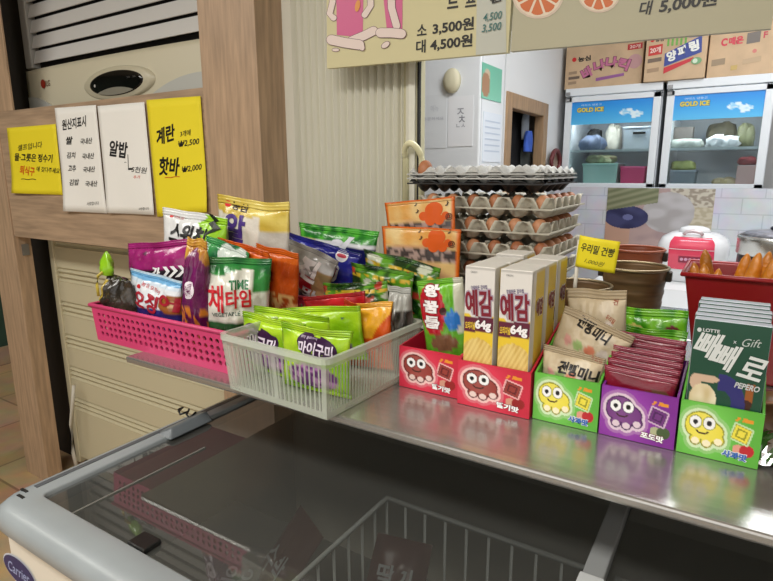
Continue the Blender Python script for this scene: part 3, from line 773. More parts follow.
# white and lime chips bag
def p_(s, t):
    if s > .66+.10*math.sin(t*16)*.5 and t > .02: return (150, 206, 40)
    return (228, 230, 230)
S = bag('snack_bag', 'white snack bag with bold black letters and lime zigzag side behind the magenta bag', (163, 207), (228, 218), .772, .775, zb=PF, thick=.022, paint=p_, lean=2, vis=(195, 250))
wpx(S.pouch, S, '스윙칩', 187, 236, 37, 22, (22, 20, 20), .035, -2, lev=2)
patch(S.pouch, S, [inv(S, *q) for q in ((204, 214), (209, 215), (215, 221), (211, 223), (218, 229), (206, 236), (204, 234), (211, 229), (205, 224), (210, 221))], (30, 40, 20), 'zigzag_mark', 6)
dpx(S.pouch, S, 166, 216, 1.8, (206, 40, 40), 'logo'); wpx(S.pouch, S, 'ORION', 173, 217, 11, 3, (190, 100, 100), .0, -4)
# yellow bag
def p_(s, t):
    if t < .30+.1*math.sin(s*5) or s > .62 and t < .6: return mixc((226, 206, 110), (204, 176, 70), .5+nz(s, t, 4, 9)*1.3)
    return (226, 220, 208) if s < .62 else mixc((206, 206, 198), (176, 170, 160), .5+nz(s, t, 4))
S = bag('snack_bag', 'pale yellow snack bag with a single big purple letter against the main post', (217, 196), (291, 202), .818, .818, zb=PF, thick=.015, paint=p_, lean=1, wr=1.4, vis=(250, 248))
wpx(S.pouch, S, '알', 236, 228, 20, 28, (72, 44, 130), .04, -2, lev=2)
wpx(S.pouch, S, '농심', 237, 207, 15, 8, (40, 30, 30), .03, -3); dpx(S.pouch, S, 225, 205, 3.4, (206, 30, 36), 'logo', 1, ry=3)
# orange roll-top bag
def p_(s, t):
    if t < .5: return mixc((226, 104, 24), (190, 70, 14), .5+1.4*nz(s*3, t, 5, 10))
    return (84, 28, 18) if nz(s, t, 6, 11) < .12 else (206, 110, 60)
S = bag('snack_bag', 'shiny orange snack bag with a folded top lying over the green one', (219, 236), (272, 251), .755, .755, zb=PF, thick=.012, paint=p_, wr=1.8, vis=(255, 278))
def p_(s, t):
    if t < .2: return (206, 96, 26)
    if inel(s, t, .12, .48, .34, .26): return (70, 22, 16) if nz(s, t, 9, 2) < .2 else (190, 130, 80)
    if t > .76: return (216, 176, 110) if nz(s, t, 9, 4) > -.05 else (170, 80, 24)
    return mixc((196, 86, 24), (160, 60, 16), .5+nz(s, t, 4, 12))
S = bag('snack_bag', 'orange brown snack bag with chocolate and nut pictures beside the silver bag', (256, 243), (301, 253), .783, .783, zb=PF, thick=.013, paint=p_, wr=1.5, vis=(282, 308))
# silver bag with red panel
def p_(s, t):
    if .42 < s < .78 and .46 < t < .76: return (176, 24, 36)
    if .42 < s < .78 and .76 <= t < .98: return (70, 66, 72)
    if s >= .78 and t > .3: return mixc((196, 150, 104), (150, 130, 90), .5+1.5*nz(s, t, 6, 13))
    return mixc((206, 206, 206), (140, 136, 132), .5+1.6*nz(s*1.5, t*1.5, 4, 14))
S = bag('snack_bag', 'crinkled silver snack bag with a red panel, between orange and navy bags', (270, 229), (338, 262), .925, .925, zb=CT+.004, thick=.016, paint=p_, wr=1.8, vis=(305, 304))
wpx(S.pouch, S, '진', 309, 270, 19, 24, (240, 232, 232), .05, -6); wpx(S.pouch, S, '맛', 309, 294, 15, 10, (206, 200, 204), .04, -8)
# navy bag
def p_(s, t): return mixc((24, 26, 112), (38, 44, 150), .5+1.3*nz(s, t, 4, 15))
S = bag('snack_bag', 'navy blue snack bag with a round white emblem behind the silver bag', (288, 230), (361, 254), .975, .975, zb=CT+.004, thick=.02, paint=p_, wr=1.4)
dpx(S.pouch, S, 340, 256, 6.5, (226, 226, 232), 'emblem', 1); dpx(S.pouch, S, 340, 256, 5, (190, 60, 80), 'emblem', 2, ry=2); dpx(S.pouch, S, 335, 273, 4, (226, 226, 232), 'emblem', 1, ry=9)
dpx(S.pouch, S, 335, 272, 2, (150, 40, 70), 'emblem', 2, ry=6)
# green topped navy bag behind it
def p_(s, t):
    if t < .42: return mixc((24, 120, 34), (90, 190, 60), .5+2*nz(s*2, t, 6, 16))
    if s < .25 and t < .6: return (216, 206, 150)
    if t < .52: return (230, 232, 236)
    return (24, 26, 84)
S = bag('snack_bag', 'navy snack bag with a bright green top band against the folding door', (300, 222), (378, 232), 1.06, 1.06, zb=CT+.004, thick=.02, paint=p_, taper=1, vis=(340, 262))
wpx(S.pouch, S, 'al', 341, 243, 24, 13, (226, 228, 236), .05, 0, .35)
# ================================================================== CLEAR BASKET
LG1, LG2 = (150, 200, 24), (120, 170, 16)
def p_lime(s, t):
    if t > .5 and inel(s, t, .5, .74, .38, .2): return (96, 40, 110) if nz(s, t, 8, 17) > -.1 else (170, 120, 170)
    return mixc(LG2, (176, 214, 40), .5+1.2*nz(s, t, 3, 18))
def lime_bag(label, TL, TR, Y, YR, logo=None, rot=0, lean=0):
    S = bag('gummy_bag', label, TL, TR, Y, YR, zb=CT+.004, thick=.012, paint=p_lime, seal=(.10, .06), group='lime gummy bags in the clear basket', cat='gummy bag', wr=1.2, lean=lean, nu=28, nv=32)
    if logo:
        x_, y_ = logo
        dpx(S.pouch, S, x_, y_, 18, (52, 16, 60), 'logo_blob', 1, ry=11)
        dpx(S.pouch, S, x_-8, y_-5, 10, (52, 16, 60), 'logo_blob', 1.5, ry=9); dpx(S.pouch, S, x_+12, y_+4, 10, (52, 16, 60), 'logo_blob', 1.7, ry=8)
        wpx(S.pouch, S, '마이구미', x_+1, y_+2, 34, 12, (226, 214, 232), .03, rot, lev=4)
        wpx(S.pouch, S, 'my gummy', x_-6, y_-9, 16, 3, (206, 190, 216), .01, rot, lev=4)
    else:
        for k in range(3): write(S.pouch, S, '▾', .2+.3*k, .22+.03*(k % 2), .05, .04, (40, 90, 20), .02)
    return S
lime_bag('lime gummy bag with purple grape logo at the outer front basket corner', (242, 311), (304, 325), .625, .612, (258, 338), -4)
lime_bag('lime gummy bag with purple grape logo at the inner front corner', (281, 321), (351, 333), .594, .600, (316, 347), -2)
lime_bag('lime gummy bag without visible logo in the second row behind the outer logo bag', (252, 306), (331, 316), .660, .655)
lime_bag('lime gummy bag standing highest at the back of the lime row', (282, 308), (361, 305), .690, .695)
def p_(s, t):
    if s > .4 and t < .5 and s+t < 1.15: return (236, 170, 40)
    return mixc((220, 90, 24), (180, 50, 20), .5+1.6*nz(s, t, 4, 20))
S = bag('snack_bag', 'glossy orange and yellow bag leaning over the inner side of the clear basket', (343, 300), (391, 303), .715, .72, zb=CT+.004, thick=.012, paint=p_, wr=1.5)
def p_(s, t): return mixc((206, 34, 44), (150, 20, 26), .5+1.4*nz(s, t, 4, 21))
S = bag('snack_bag', 'bright red bag showing only its top behind the lime gummy bags', (303, 297), (365, 291), .745, .75, zb=CT+.004, thick=.008, paint=p_, wr=1.5)
def p_(s, t):
    if t < .25: return (170, 170, 164)
    return mixc((40, 36, 34), (96, 90, 84), .5+2*nz(s, t, 7, 22))
S = bag('snack_bag', 'grey clear bag of dark dried pieces at the far end of the clear basket', (388, 285), (413, 288), .742, .742, zb=CT+.004, thick=.02, paint=p_, wr=1.6, taper=.8)
disc(S.pouch, S, .14, .40, .012, (190, 204, 214), 'white_sticker', 2)
# green vegetable jelly bags
def p_green(sd):
    def p(s, t):
        n = nz(s, t, 5, sd)
        if .14 < t < .22 and nz(s*2, t, 7, sd+2) > -.15: return (214, 180, 50)
        if n > .28: return (206, 212, 190)
        if n < -.34: return (176, 60, 44)
        return mixc((16, 52, 14), (96, 160, 40), .5+1.5*nz(s, t, 4, sd+1)+1.1*nz(s, t, 11, sd+4))
    return p
for i, (TL, TR, Y, YR, lab) in enumerate((((352, 262), (415, 272), .93, .94, 'green jelly snack bag with a yellow stripe in front of the orange squid packs'),
                                          ((366, 248), (442, 268), .975, .955, 'green jelly snack bag directly below the front squid pack, nearest the egg trays'),
                                          ((322, 283), (388, 281), .865, .865, 'dark green snack bag behind the red bag, lowest of the green bags'))):
    bag('snack_bag', lab, TL, TR, Y, YR, zb=CT+.004, thick=.016, paint=p_green(30+7*i), wr=1.8, group='green snack bags behind the clear basket')
# orange squid packs
def p_sq(sd):
    def p(s, t):
        if s < .03 or t < .035 or s > .97: return (226, 110, 30)
        if t < .38: return mixc((236, 206, 146), (226, 164, 84), .4+.3*math.sin(s*24)+nz(s, t, 3, sd))
        if t < .68 and t > .42: return (70, 62, 60) if nz(s, t, 12, sd) < .08 else (176, 150, 140)
        return mixc((206, 160, 116), (232, 196, 130), .5+1.5*nz(s, t, 4, sd))
    return p
for i, (TL, TR, Y, lab) in enumerate((((382, 226), (462, 229), 1.0, 'orange squid snack pack with octopus picture, lower one in front'), ((385, 202), (455, 197), 1.022, 'orange squid snack pack peeking out above the front one, before the egg trays'))):
    S = bag('squid_pack', lab, TL, TR, Y, zb=CT+.003, thick=.007, paint=p_sq(50+i), vis=(420, 278 if not i else 252), seal=(.03, .03), wr=.6, group='orange squid packs', cat='snack pack')
    d = .03 if i else 0
    S2 = S
    # squid: body with head and arms
    OC = (222, 92, 14); qx, qy = (437, 240) if not i else (434, 213)
    dpx(S.pouch, S, qx, qy-3, 9, OC, 'octopus_picture', 2, ry=8)
    for k, (ox, oy, rr) in enumerate(((-10, 3, 4.5), (-3, 7, 5.5), (6, 7, 5), (12, 3, 4))): dpx(S.pouch, S, qx+ox, qy+oy, rr, OC, 'octopus_picture', 2.3+.3*k)
    wpx(S.pouch, S, '@', qx+16, qy+4, 7, 7, (96, 40, 20), .02, lev=6); wpx(S.pouch, S, '♪', qx+13, qy-9, 4, 5, (60, 40, 30), .02); wpx(S.pouch, S, '♪', qx-18, qy-9, 3, 4, (60, 40, 30), .02); wpx(S.pouch, S, '♪', qx-16, qy-2, 4, 4, (60, 40, 30), .02)
# ================================================================== DISPLAY BOXES
def jelly(bg, body, dark, fruit):
    TOES = ((.225, .685), (.365, .70), (.505, .63))
    def body_d(s, t, e):
        if inel(s, t, .27, .40, .195+e, .25+e*1.5) or inel(s, t, .37, .50, .20+e, .21+e*1.5) or inel(s, t, .18, .42, .11+e, .22+e*1.5): return True
        return any(inel(s, t, q[0], q[1], .078+e, .115+e*1.5) for q in TOES)
    def p(s, t):
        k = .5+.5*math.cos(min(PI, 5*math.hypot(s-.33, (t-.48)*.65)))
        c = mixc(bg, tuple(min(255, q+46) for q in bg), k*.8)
        for q, r in ((.205, .0), (.375, -.01)):
            d_ = math.hypot((s-q)*1.55, t-.36-r)
            if d_ < .048: return (14, 12, 14)
            if d_ < .112: return (246, 246, 246)
            if d_ < .13: return dark
        if abs(math.hypot((s-.30)*1.55, (t-.42)*1.1)-.155) < .017 and t > .50: return (60, 30, 20)
        for q in TOES:
            if inel(s, t, q[0], q[1]+.03, .05, .062): return mixc(body, (255, 246, 240), .8)
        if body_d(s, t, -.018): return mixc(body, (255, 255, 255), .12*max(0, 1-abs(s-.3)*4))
        if body_d(s, t, 0): return dark
        if body_d(s, t, .035): return mixc(bg, (255, 255, 240), .75)
        if body_d(s, t, .075): return mixc(bg, (255, 255, 240), .35)
        x, y = (s-.765)*1.55, t-.43; u, v = x*.96+y*.25, y*.96-x*.25
        m_ = max(abs(u)/1.15, abs(v))
        if m_ < .125: return dark if abs(m_-.07) < .014 else body
        if m_ < .135: return dark
        if m_ < .165: return mixc(bg, (255, 255, 240), .65)
        if .10 < t-.05*s < .17 and .66 < s < .90 and nz(s*4, t, 9, 2) > -.15: return (230, 150, 40)
        if inel(s, t, .85, .72, .085, .115): return fruit
        if inel(s, t, .75, .72, .07, .095): return mixc(fruit, (250, 240, 200), .6)
        return c
    return p
def display_box(label, x0, x1, y0, dep, zf, zbk, bg, edge, body, dark, fruit, txt, tcol, yaw=0):
    R = root('display_box', label, 'display box', ((x0+x1)/2, y0+dep/2, CT), None)
    t = .0025; M_C = mat('box_card', bg, .4, coat=.1)
    inner = mat('box_inside', (190, 176, 150), .7)
    z0 = CT+.0005
    fp = box_part('front_panel', x0, x1, y0, y0+t, z0, z0+zf, M_C, R)
    box_part('back_panel', x0, x1, y0+dep-t, y0+dep, z0, z0+zbk, M_C, R)
    box_part('bottom_panel', x0+t, x1-t, y0+t, y0+dep-t, z0, z0+t, inner, R)
    for xa, xb in ((x0, x0+t), (x1-t, x1)):
        v = []
        for x in (xa, xb): v += [(x, y0+t, z0), (x, y0+dep-t, z0), (x, y0+dep-t, z0+zbk), (x, y0+dep*.72, z0+zbk*.96), (x, y0+t, z0+zf)]
        mk('side_panel', v, [(0, 1, 2, 3, 4), (9, 8, 7, 6, 5), (0, 5, 6, 1), (1, 6, 7, 2), (2, 7, 8, 3), (3, 8, 9, 4), (4, 9, 5, 0)], M_C, R)
    S = front_of(x0, x1, y0, z0, z0+zf)
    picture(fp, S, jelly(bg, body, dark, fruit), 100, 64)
    write(fp, S, txt, .715, .835, .30, .13, tcol, .05, -4, outline=((250, 250, 250), .07) if tcol != (250, 250, 250) else ((120, 20, 40), .05), lev=2)
    return R
ZF = .064
display_box('narrow red jelly display box with cartoon face holding the green gummy bag', -.412, -.3125, .690, .10, ZF, ZF+.008, (200, 32, 60), 0, (150, 56, 48), (96, 20, 24), (150, 20, 20), '딸기맛', (250, 250, 250))
display_box('red jelly display box with cartoon face holding the tall potato stick cartons', -.3095, -.2065, .677, .175, ZF, .105, (200, 32, 60), 0, (150, 56, 48), (96, 20, 24), (150, 20, 20), '딸기맛', (250, 250, 250))
display_box('lime green jelly display box holding the brown paper biscuit bags', -.2040, -.1225, .684, .15, ZF, .105, (92, 176, 58), 0, (238, 222, 70), (150, 150, 30), (190, 30, 40), '사과맛', (60, 110, 190))
display_box('purple jelly display box holding the dark red pouches', -.1205, -.0370, .684, .118, ZF, .074, (126, 36, 146), 0, (112, 48, 124), (70, 20, 84), (70, 90, 50), '포도맛', (250, 250, 250))
display_box('lime green jelly display box holding the dark green chocolate stick cartons', -.0345, .0450, .684, .14, ZF, .10, (92, 176, 58), 0, (238, 222, 70), (150, 150, 30), (190, 30, 40), '사과맛', (60, 110, 190))
# gummy bag in the first box
def p_(s, t):
    if inel(s, t, .30, .40, .30, .36): return (176, 22, 40)
    if inel(s, t, .74, .56, .16, .14): return (30, 110, 190)
    if t > .72: return (120, 84, 60) if inel(s, t, .5, .86, .3, .12) else (90, 160, 40)
    if s > .82: return (196, 196, 176)
    return mixc((110, 180, 40), (70, 140, 30), .5+1.2*nz(s, t, 4, 61))
S = bag('gummy_bag', 'green gummy bag with red oval and white stacked letters in the narrow red box', (416, 281), (463, 277), .725, .735, zb=CT+.004, thick=.014, paint=p_, seal=(.05, .04), cat='gummy bag', vis=(440, 352))
for k, ch in enumerate('왕꿈틀'): wpx(S.pouch, S, ch, (431, 430.5, 432)[k], (291, 306.5, 321.5)[k], 17, 12, (240, 236, 236), .06, -6, outline=((120, 10, 30), .05))
disc(S.pouch, S, .56, .30, .0055, (60, 20, 20), 'printed_dot', 2)
# potato stick cartons
def yegam(label, x, y, alt=False):
    w, d, h = .0425, .050, .192
    R = root('snack_carton', label, 'snack carton', (x+w/2, y+d/2, CT+.004), 'potato snack cartons in the red box')
    z0 = CT+.004
    body = MB().box(x, x+w, y, y+d, z0, z0+h).build('carton', mat('carton_white', (226, 222, 214), .4, coat=.1), R, bevel=.0012)
    S = front_of(x, x+w, y-.0003, z0, z0+h)
    def chip(s, t):
        if t < .02: return (190, 186, 180)
        if t < .34: return (222, 218, 212)
        if .365 < t+.02*s < .475: return (96, 22, 50)
        if t > .49:
            if inel(s, t, .5, .66, .62, .15): return mixc((206, 166, 80), (232, 206, 130), .5+.5*math.sin(s*40+t*90)+nz(s, t, 4))
            if inel(s, t, .35, .82, .5, .05): return (150, 100, 50)
        return (232, 198, 50) if t > .36-.03*math.cos(s*6) else (222, 218, 212)
    picture(body, S, chip, 24, 90, .01, .99, .005, .995)
    write(body, S, '예감', .50, .255, .92, .19, (124, 16, 38), .03, 4, outline=((176, 160, 176), .05), lev=2, name='brand_lettering')
    write(body, S, '구워만든 감자칩', .48, .145, .55, .03, (84, 70, 120), .02, 8, lev=2)
    write(body, S, '오리지널', .22, .425, .34, .055, (236, 200, 60), .03, 2, lev=2); write(body, S, '64g', .66, .415, .54, .085, (244, 240, 240), .05, 2, lev=2, outline=((70, 20, 40), .04))
    write(body, S, 'ORION', .30, .04, .22, .014, (150, 150, 150), .01, 0, lev=2)
    SS = Flat((x+w+.0003, y, z0+h), (0, d, 0), (0, 0, -h))
    picture(body, SS, lambda s, t: ((222, 218, 208) if s < .30 else (230, 196, 60)) if t > .02 else (222, 218, 208), 20, 40, .01, .99, .005, .995, name='side_print')
    write(body, SS, '예감', .62, .27, .55, .12, (120, 20, 40), .05, 0, lev=2, name='brand_lettering', outline=((240, 236, 230), .05))
    return R
rows = [('front row of the red box, outer column', -.3045, .690), ('front row of the red box, column beside the green box', -.2545, .690)]
Y1 = yegam('tall potato snack carton in the front row, outer column of the red box', -.3045, .6825)
dup(Y1, (.0495, .000, 0), 'tall potato snack carton in the front row, column beside the green box')
dup(Y1, (.0005, .054, -.0006), 'potato snack carton standing second in the outer column, only its top showing')
dup(Y1, (.0495, .054, -.0006), 'potato snack carton standing second in the column beside the green box')
dup(Y1, (.0505, .108, -.0006), 'potato snack carton standing rearmost beside the brown paper bags, yellow side showing')
dup(Y1, (.0010, .108, .003), 'potato snack carton standing rearmost in the outer column below the egg trays')
# biscuit bags
def p_k(sd):
    def p(s, t):
        if t < .07: return (170, 152, 122)
        for k, c in enumerate(((206, 150, 140), (150, 176, 110), (214, 130, 100), (214, 200, 190))):
            if inel(s, t, .22+.17*k, .34, .075, .055): return c
        if inel(s, t, .7, .16, .12, .07): return (214, 200, 176)
        return mixc((186, 168, 138), (206, 190, 160), .5+nz(s, t, 3, sd))
    return p
for i, (TL, TR, Y, YR, lab, rt) in enumerate((((544, 344), (606, 359), .712, .705, 'brown paper biscuit bag in front in the green box', -8), ((565, 306), (636, 337), .757, .752, 'brown paper biscuit bag tilted in the middle of the green box', -14), ((567, 289), (627, 290), .81, .81, 'brown paper biscuit bag standing rearmost in the green box under the yellow flag', 0))):
    S = bag('biscuit_bag', lab, TL, TR, Y, YR, zb=CT+.004, thick=.018, paint=p_k(70+i), m=M_KRAFT, seal=(.09, .05), group='brown biscuit bags in the green box', cat='biscuit bag', wr=.9, bot=.86)
    bx_, by_, br_ = ((578, 372, -4), (592, 331, -10), (615, 303, 0))[i]
    if i < 2: wpx(S.pouch, S, '건빵미니', bx_, by_, 42, 11, (30, 26, 24), .05, br_, name='brand_lettering'); wpx(S.pouch, S, '우리밀', bx_+16, by_-10, 12, 6, (150, 60, 40), .02, br_)
    else: wpx(S.pouch, S, '건', bx_, by_, 5, 5, (150, 60, 40), .02)
# dark red pouches
def p_(s, t):
    if t > .42 and t < .66 and abs(t-.54+.05*math.sin(s*9)) < .05 and .1 < s < .92: return (206, 150, 150)
    if inel(s, t, .78, .32, .16, .08): return (100, 70, 50)
    return mixc((112, 14, 36), (140, 26, 50), .5+nz(s, t, 4, 80))
S = bag('candy_pouch', 'dark red candy pouch frontmost in the purple box', (605, 364), (679, 379), .700, .700, zb=CT+.006, thick=.006, paint=p_, seal=(.09, .06), sealcol=(156, 58, 78), group='dark red pouches in the purple box', cat='candy pouch', wr=.5, nu=24, nv=24)
write(S.pouch, S, '자두맛', .34, .50, .34, .14, (226, 206, 206), .03, -3); write(S.pouch, S, '석류', .72, .52, .2, .1, (226, 206, 206), .03, -3)
nm = ['second', 'third', 'fourth', 'fifth', 'rearmost']
for k in range(5): dup(S.root, (.0005+.0008*(k % 2), .0155*(k+1), .0005+.0042*(k+1)+(.003 if k == 4 else 0)), 'dark red candy pouch standing %s in the purple box' % (nm[k]+' from the front' if k < 4 else nm[k]))
def p_(s, t): 
    if t > .16 and inel(s, t, .2, .3, .16, .1): return (206, 190, 110)
    if inel(s, t, .78, .28, .12, .08): return (110, 40, 50)
    return mixc((60, 140, 20), (120, 190, 40), .5+1.6*nz(s*2, t, 4, 82))
for i, (TL, TR, Y, lab) in enumerate((((622, 324), (688, 334), .864, 'green candy pouch in front, right behind the dark red pouches'), ((622, 307), (689, 311), .892, 'green candy pouch at the very back, behind the purple box by the red tub'))):
    bag('candy_pouch', lab, TL, TR, Y, zb=CT+.001, thick=.009, paint=p_, seal=(.1, .05), group='green pouches behind the purple box', cat='candy pouch', wr=1.2)
# chocolate stick cartons
def choc(label):
    x0, w, d, h = -.0305, .0715, .0135, .1555
    y0, z0 = .6885, CT+.004
    R = root('chocolate_carton', label, 'chocolate carton', (x0+w/2, y0+d/2, z0), 'chocolate stick cartons in the green box')
    MB().box(x0, x0+w, y0, y0+d, z0, z0+h).build('carton', mat('carton_silver_side', (196, 204, 214), .25, .35), R, bevel=.0008)
    S = front_of(x0, x0+w, y0-.0003, z0, z0+h)
    def p(s, t):
        if inel(s, t, .22, .60, .19, .13): return mixc((206, 186, 140), (232, 220, 190), .5+nz(s, t, 9, 3))
        if inel(s, t, .10, .46, .08, .06) or inel(s, t, .24, .43, .18, .03): return (206, 176, 150)
        if abs(math.hypot((s-.46), (t-.60)*1.5)-.24) < .09 and s > .40: return (40, 40, 110)
        if .78 < s+.10*(t-.5) < .88 and .42 < t < .72: return (150, 84, 30) if nz(s, t, 12, 2) > -.1 else (60, 26, 14)
        return (14, 70, 50)
    bd = R.children[0]
    picture(bd, S, p, 70, 130, .005, .995, .004, .996)
    for k, (chx, x_, y_) in enumerate((('빼', 708, 345), ('빼', 726, 357), ('로', 752, 368))): wpx(bd, S, chx, x_, y_, 27, 28 if k < 2 else 23, (214, 218, 216), .022, -10, .22, 'brand_lettering', lev=2+k)
    wpx(bd, S, 'PEPERO', 747, 387, 26, 6, (196, 200, 200), .03, -4, .2, lev=2); wpx(bd, S, 'LOTTE', 711.5, 330.5, 17, 3.5, (206, 210, 210), .03, lev=2)
    dpx(bd, S, 699.5, 329.5, 2.2, (206, 210, 210), 'logo', 2); wpx(bd, S, '×', 735, 342, 3, 3, (206, 210, 210), .0, lev=2); wpx(bd, S, 'Gift', 752, 343, 20, 8, (190, 200, 196), -.005, 4, .4, lev=2)
    return R
ch = choc('dark green chocolate stick carton with white slanted letters, frontmost of its row')
od = ['second from the front', 'third from the front', 'fourth from the front', 'fifth from the front', 'rearmost, tallest']
for k in range(5): dup(ch, (.001*((k*7) % 3-1), .0165*(k+1), .001+.0012*k), 'dark green chocolate stick carton, silver top edge, %s of the row' % od[k])
# ================================================================== EGGS
M_TRAY = mat('grey_pulp', (196, 191, 174), .9, bump=.25, bscale=120, noise_amt=.1, nscale=30)
M_TRAYD = mat('black_plastic_tray', (34, 34, 34), .45); M_TRAYL = mat('light_grey_pulp', (190, 190, 186), .9, bump=.25, bscale=120, noise_amt=.08, nscale=30)
TX1, TY0, PT = -.302, 1.055, .0475           # near corner of the stack, cell pitch
NXc, NYc = 6, 5
def tray_mesh(m, _n, label, z, amp=.018, grp=None, dx=0, dy=0, soft=False):
    v = []; f = []; q = 8; nx, ny = NXc*q, NYc*q
    for j in range(ny+1):
        for i in range(nx+1):
            x = i/q; y = j/q                 # cells
            hx_ = -math.cos(2*PI*x); hy = -math.cos(2*PI*y)   # -1 at cell border, +1 at cell centre
            k = -(hx_+hy)/2                   # +1 at border crossings, -1 at cell centres
            k = (k if soft else 1.25*k**.75) if k > 0 else (k if soft else -(-k)**.35)
            zz = k*amp
            if i in (0, nx) or j in (0, ny): zz = max(-.2*amp, min(.2*amp, zz*.4)) if soft else (amp*1.2*min(1, max(0, k/1.25)*2.2) if k > 0 else -.1*amp)
            v.append((TX1-NXc*PT+x*PT+dx, TY0+y*PT+dy, z+zz))
    for j in range(ny):
        for i in range(nx): k = j*(nx+1)+i; f.append((k, k+1, k+nx+2, k+nx+1))
    R = root('egg_tray', label, 'egg tray', (TX1-NXc*PT/2+dx, TY0+NYc*PT/2+dy, z-amp), grp)
    mk('pulp_sheet', v, f, m, R, smooth=True, solid=.0012)
    x0, x1, y0, y1 = TX1-NXc*PT+dx, TX1+dx, TY0+dy, TY0+NYc*PT+dy; e = .004
    mb = MB(); mb.box(x0-e, x1+e, y0-e, y0+.001, z-.0015, z+.0015).box(x0-e, x1+e, y1-.001, y1+e, z-.0015, z+.0015).box(x0-e, x0+.001, y0, y1, z-.0015, z+.0015).box(x1-.001, x1+e, y0, y1, z-.0015, z+.0015)
    mb.build('tray_rim', m, R)
    return R
M_EGGS = [mat('egg_shell', c, .5, bump=.03, bscale=200) for c in ((176, 116, 78), (190, 130, 92), (160, 100, 66))]
M_EGGS = []
for c in ((176, 114, 76), (192, 134, 96), (158, 98, 64)):
    m = mat('egg_shell_%d' % c[0], c, .5, bump=.03, bscale=200); M_EGGS.append(m)
epf = [(.0005, -.0285), (.007, -.0275), (.0135, -.0235), (.0185, -.016), (.0212, -.006), (.0216, .0), (.0206, .008), (.0175, .0165), (.013, .023), (.0075, .0272), (.0005, .0285)]
EP = []
for i in range(3):
    o = MB().lathe((0, 0, 0), epf, 20).build('egg', M_EGGS[i], None, smooth=True); EP.append(o)
used = [False]*3
ordn = ['first', 'second', 'third', 'fourth', 'fifth', 'sixth']
def put_egg(x, y, z, label, grp):
    i = random.randrange(3)
    if used[i]: o = EP[i].copy(); COL.objects.link(o)
    else: o = EP[i]; used[i] = True
    o.location = (x, y, z); o.rotation_euler = (random.uniform(-.15, .15), random.uniform(-.15, .15), random.uniform(0, 6)); s = random.uniform(.74, .755); o.scale = (s, s, s)
    o['label'] = label; o['category'] = 'egg'; 
    if grp: o['group'] = grp
LV = .0455; TZ = [CT+.0195+LV*k for k in range(6)]
tn = ['bottom', 'second lowest', 'third lowest', 'third highest', 'second highest', 'topmost filled']
offs = [(0, 0), (.004, .003), (-.003, .002), (.004, -.002), (-.002, .0), (.002, .002)]
for k in range(6):
    dx, dy = offs[k]
    tray_mesh(M_TRAY, '', 'grey pulp egg tray, %s of the filled stack' % (tn[k] if k != 5 else 'topmost'), TZ[k], grp='filled egg trays', dx=dx, dy=dy)
    for i in range(6):
        if k < 2: continue
        if (k, i) in (): continue
        put_egg(TX1-PT*(i+.5)+dx, TY0+PT*.5+dy, TZ[k]+.0055, 'brown egg, %s from the near corner, front row of the %s tray' % (ordn[i], tn[k]), 'eggs in the stacked trays')
    for j in range(1, 5):
        if k < 3: continue
        put_egg(TX1-PT*.5+dx, TY0+PT*(j+.5)+dy, TZ[k]+.0055, 'brown egg, %s behind the corner egg, kitchen side row of the %s tray' % (ordn[j-1], tn[k]), 'eggs in the stacked trays')
ztop = TZ[5]+.027+.016
tray_mesh(M_TRAYD, '', 'empty black plastic egg tray lying on the filled trays', ztop+.004, .018, None, -.018, 0, True)
for k, lab in enumerate(('empty light grey egg tray directly on the black tray', 'empty light grey egg tray on top of the whole stack')):
    tray_mesh(M_TRAYL, '', lab, ztop+.0145+.0085*k, .018, 'empty egg trays', -.018, 0, True)
put_egg(TX1-.018-PT*5.5, TY0+PT*.55, ztop+.0145+.0085+.0080, 'single brown egg lying on top of the empty grey trays', None)
# ================================================================== BACK OF THE COUNTER: tubs, buckets, flag
# bronze buckets
M_BKT = mat('bronze_bucket', (112, 86, 56), .42, .25, noise_amt=.3, nscale=10, stretch=(1, 1, 6)); M_BRIM = mat('bucket_rim', (150, 134, 104), .3, .7)
def bucket(label, px, py, Y, r, h, m=M_BKT, mr=M_BRIM, zb=CT):
    c = at(px, py, Y); R = root('bucket', label, 'bucket', (c.x, c.y, zb), 'metal buckets behind the biscuit bags')
    pf = [(r*.74, .001), (r*.75, .004)]
    for k in range(6):
        q = (k+1)/7; rr = r*(.75+.23*q); pf += [(rr-.0005, h*q-.005), (rr+.0005, h*q-.002), (rr+.0005, h*q+.002), (rr-.0005, h*q+.005)]
    pf += [(r*.985, h-.004), (r, h), (r*.965, h), (r*.95, h-.006), (r*.72, .006), (.0005, .006)]
    MB().lathe((c.x, c.y, zb), pf, 40, caps=False).build('bucket_wall', m, R, smooth=True)
    MB().tube([(c.x+r*math.cos(2*PI*j/40), c.y+r*math.sin(2*PI*j/40), zb+h) for j in range(40)], .0028, 8, True).build('bucket_rim', mr, R, smooth=True)
    for sg in (-1, 1):
        box_part('handle_lug', c.x+sg*r-.006, c.x+sg*r+.006, c.y-.008, c.y+.008, zb+h-.022, zb+h-.004, mat('lug_dark', (60, 52, 44), .4, .5), R, bevel=.002)
    return R
bucket('bronze metal bucket with ribbed sides standing behind the green pouches', 634, 277, 1.09, .056, .148)
bucket('bronze metal bucket half hidden behind the yellow flag', 580, 275, .985, .053, .125)
bucket('terracotta red bucket rim showing just above the bronze bucket', 636, 265, 1.25, .052, .160, mat('terracotta', (140, 74, 46), .45), mat('terracotta_rim', (150, 80, 52), .4))
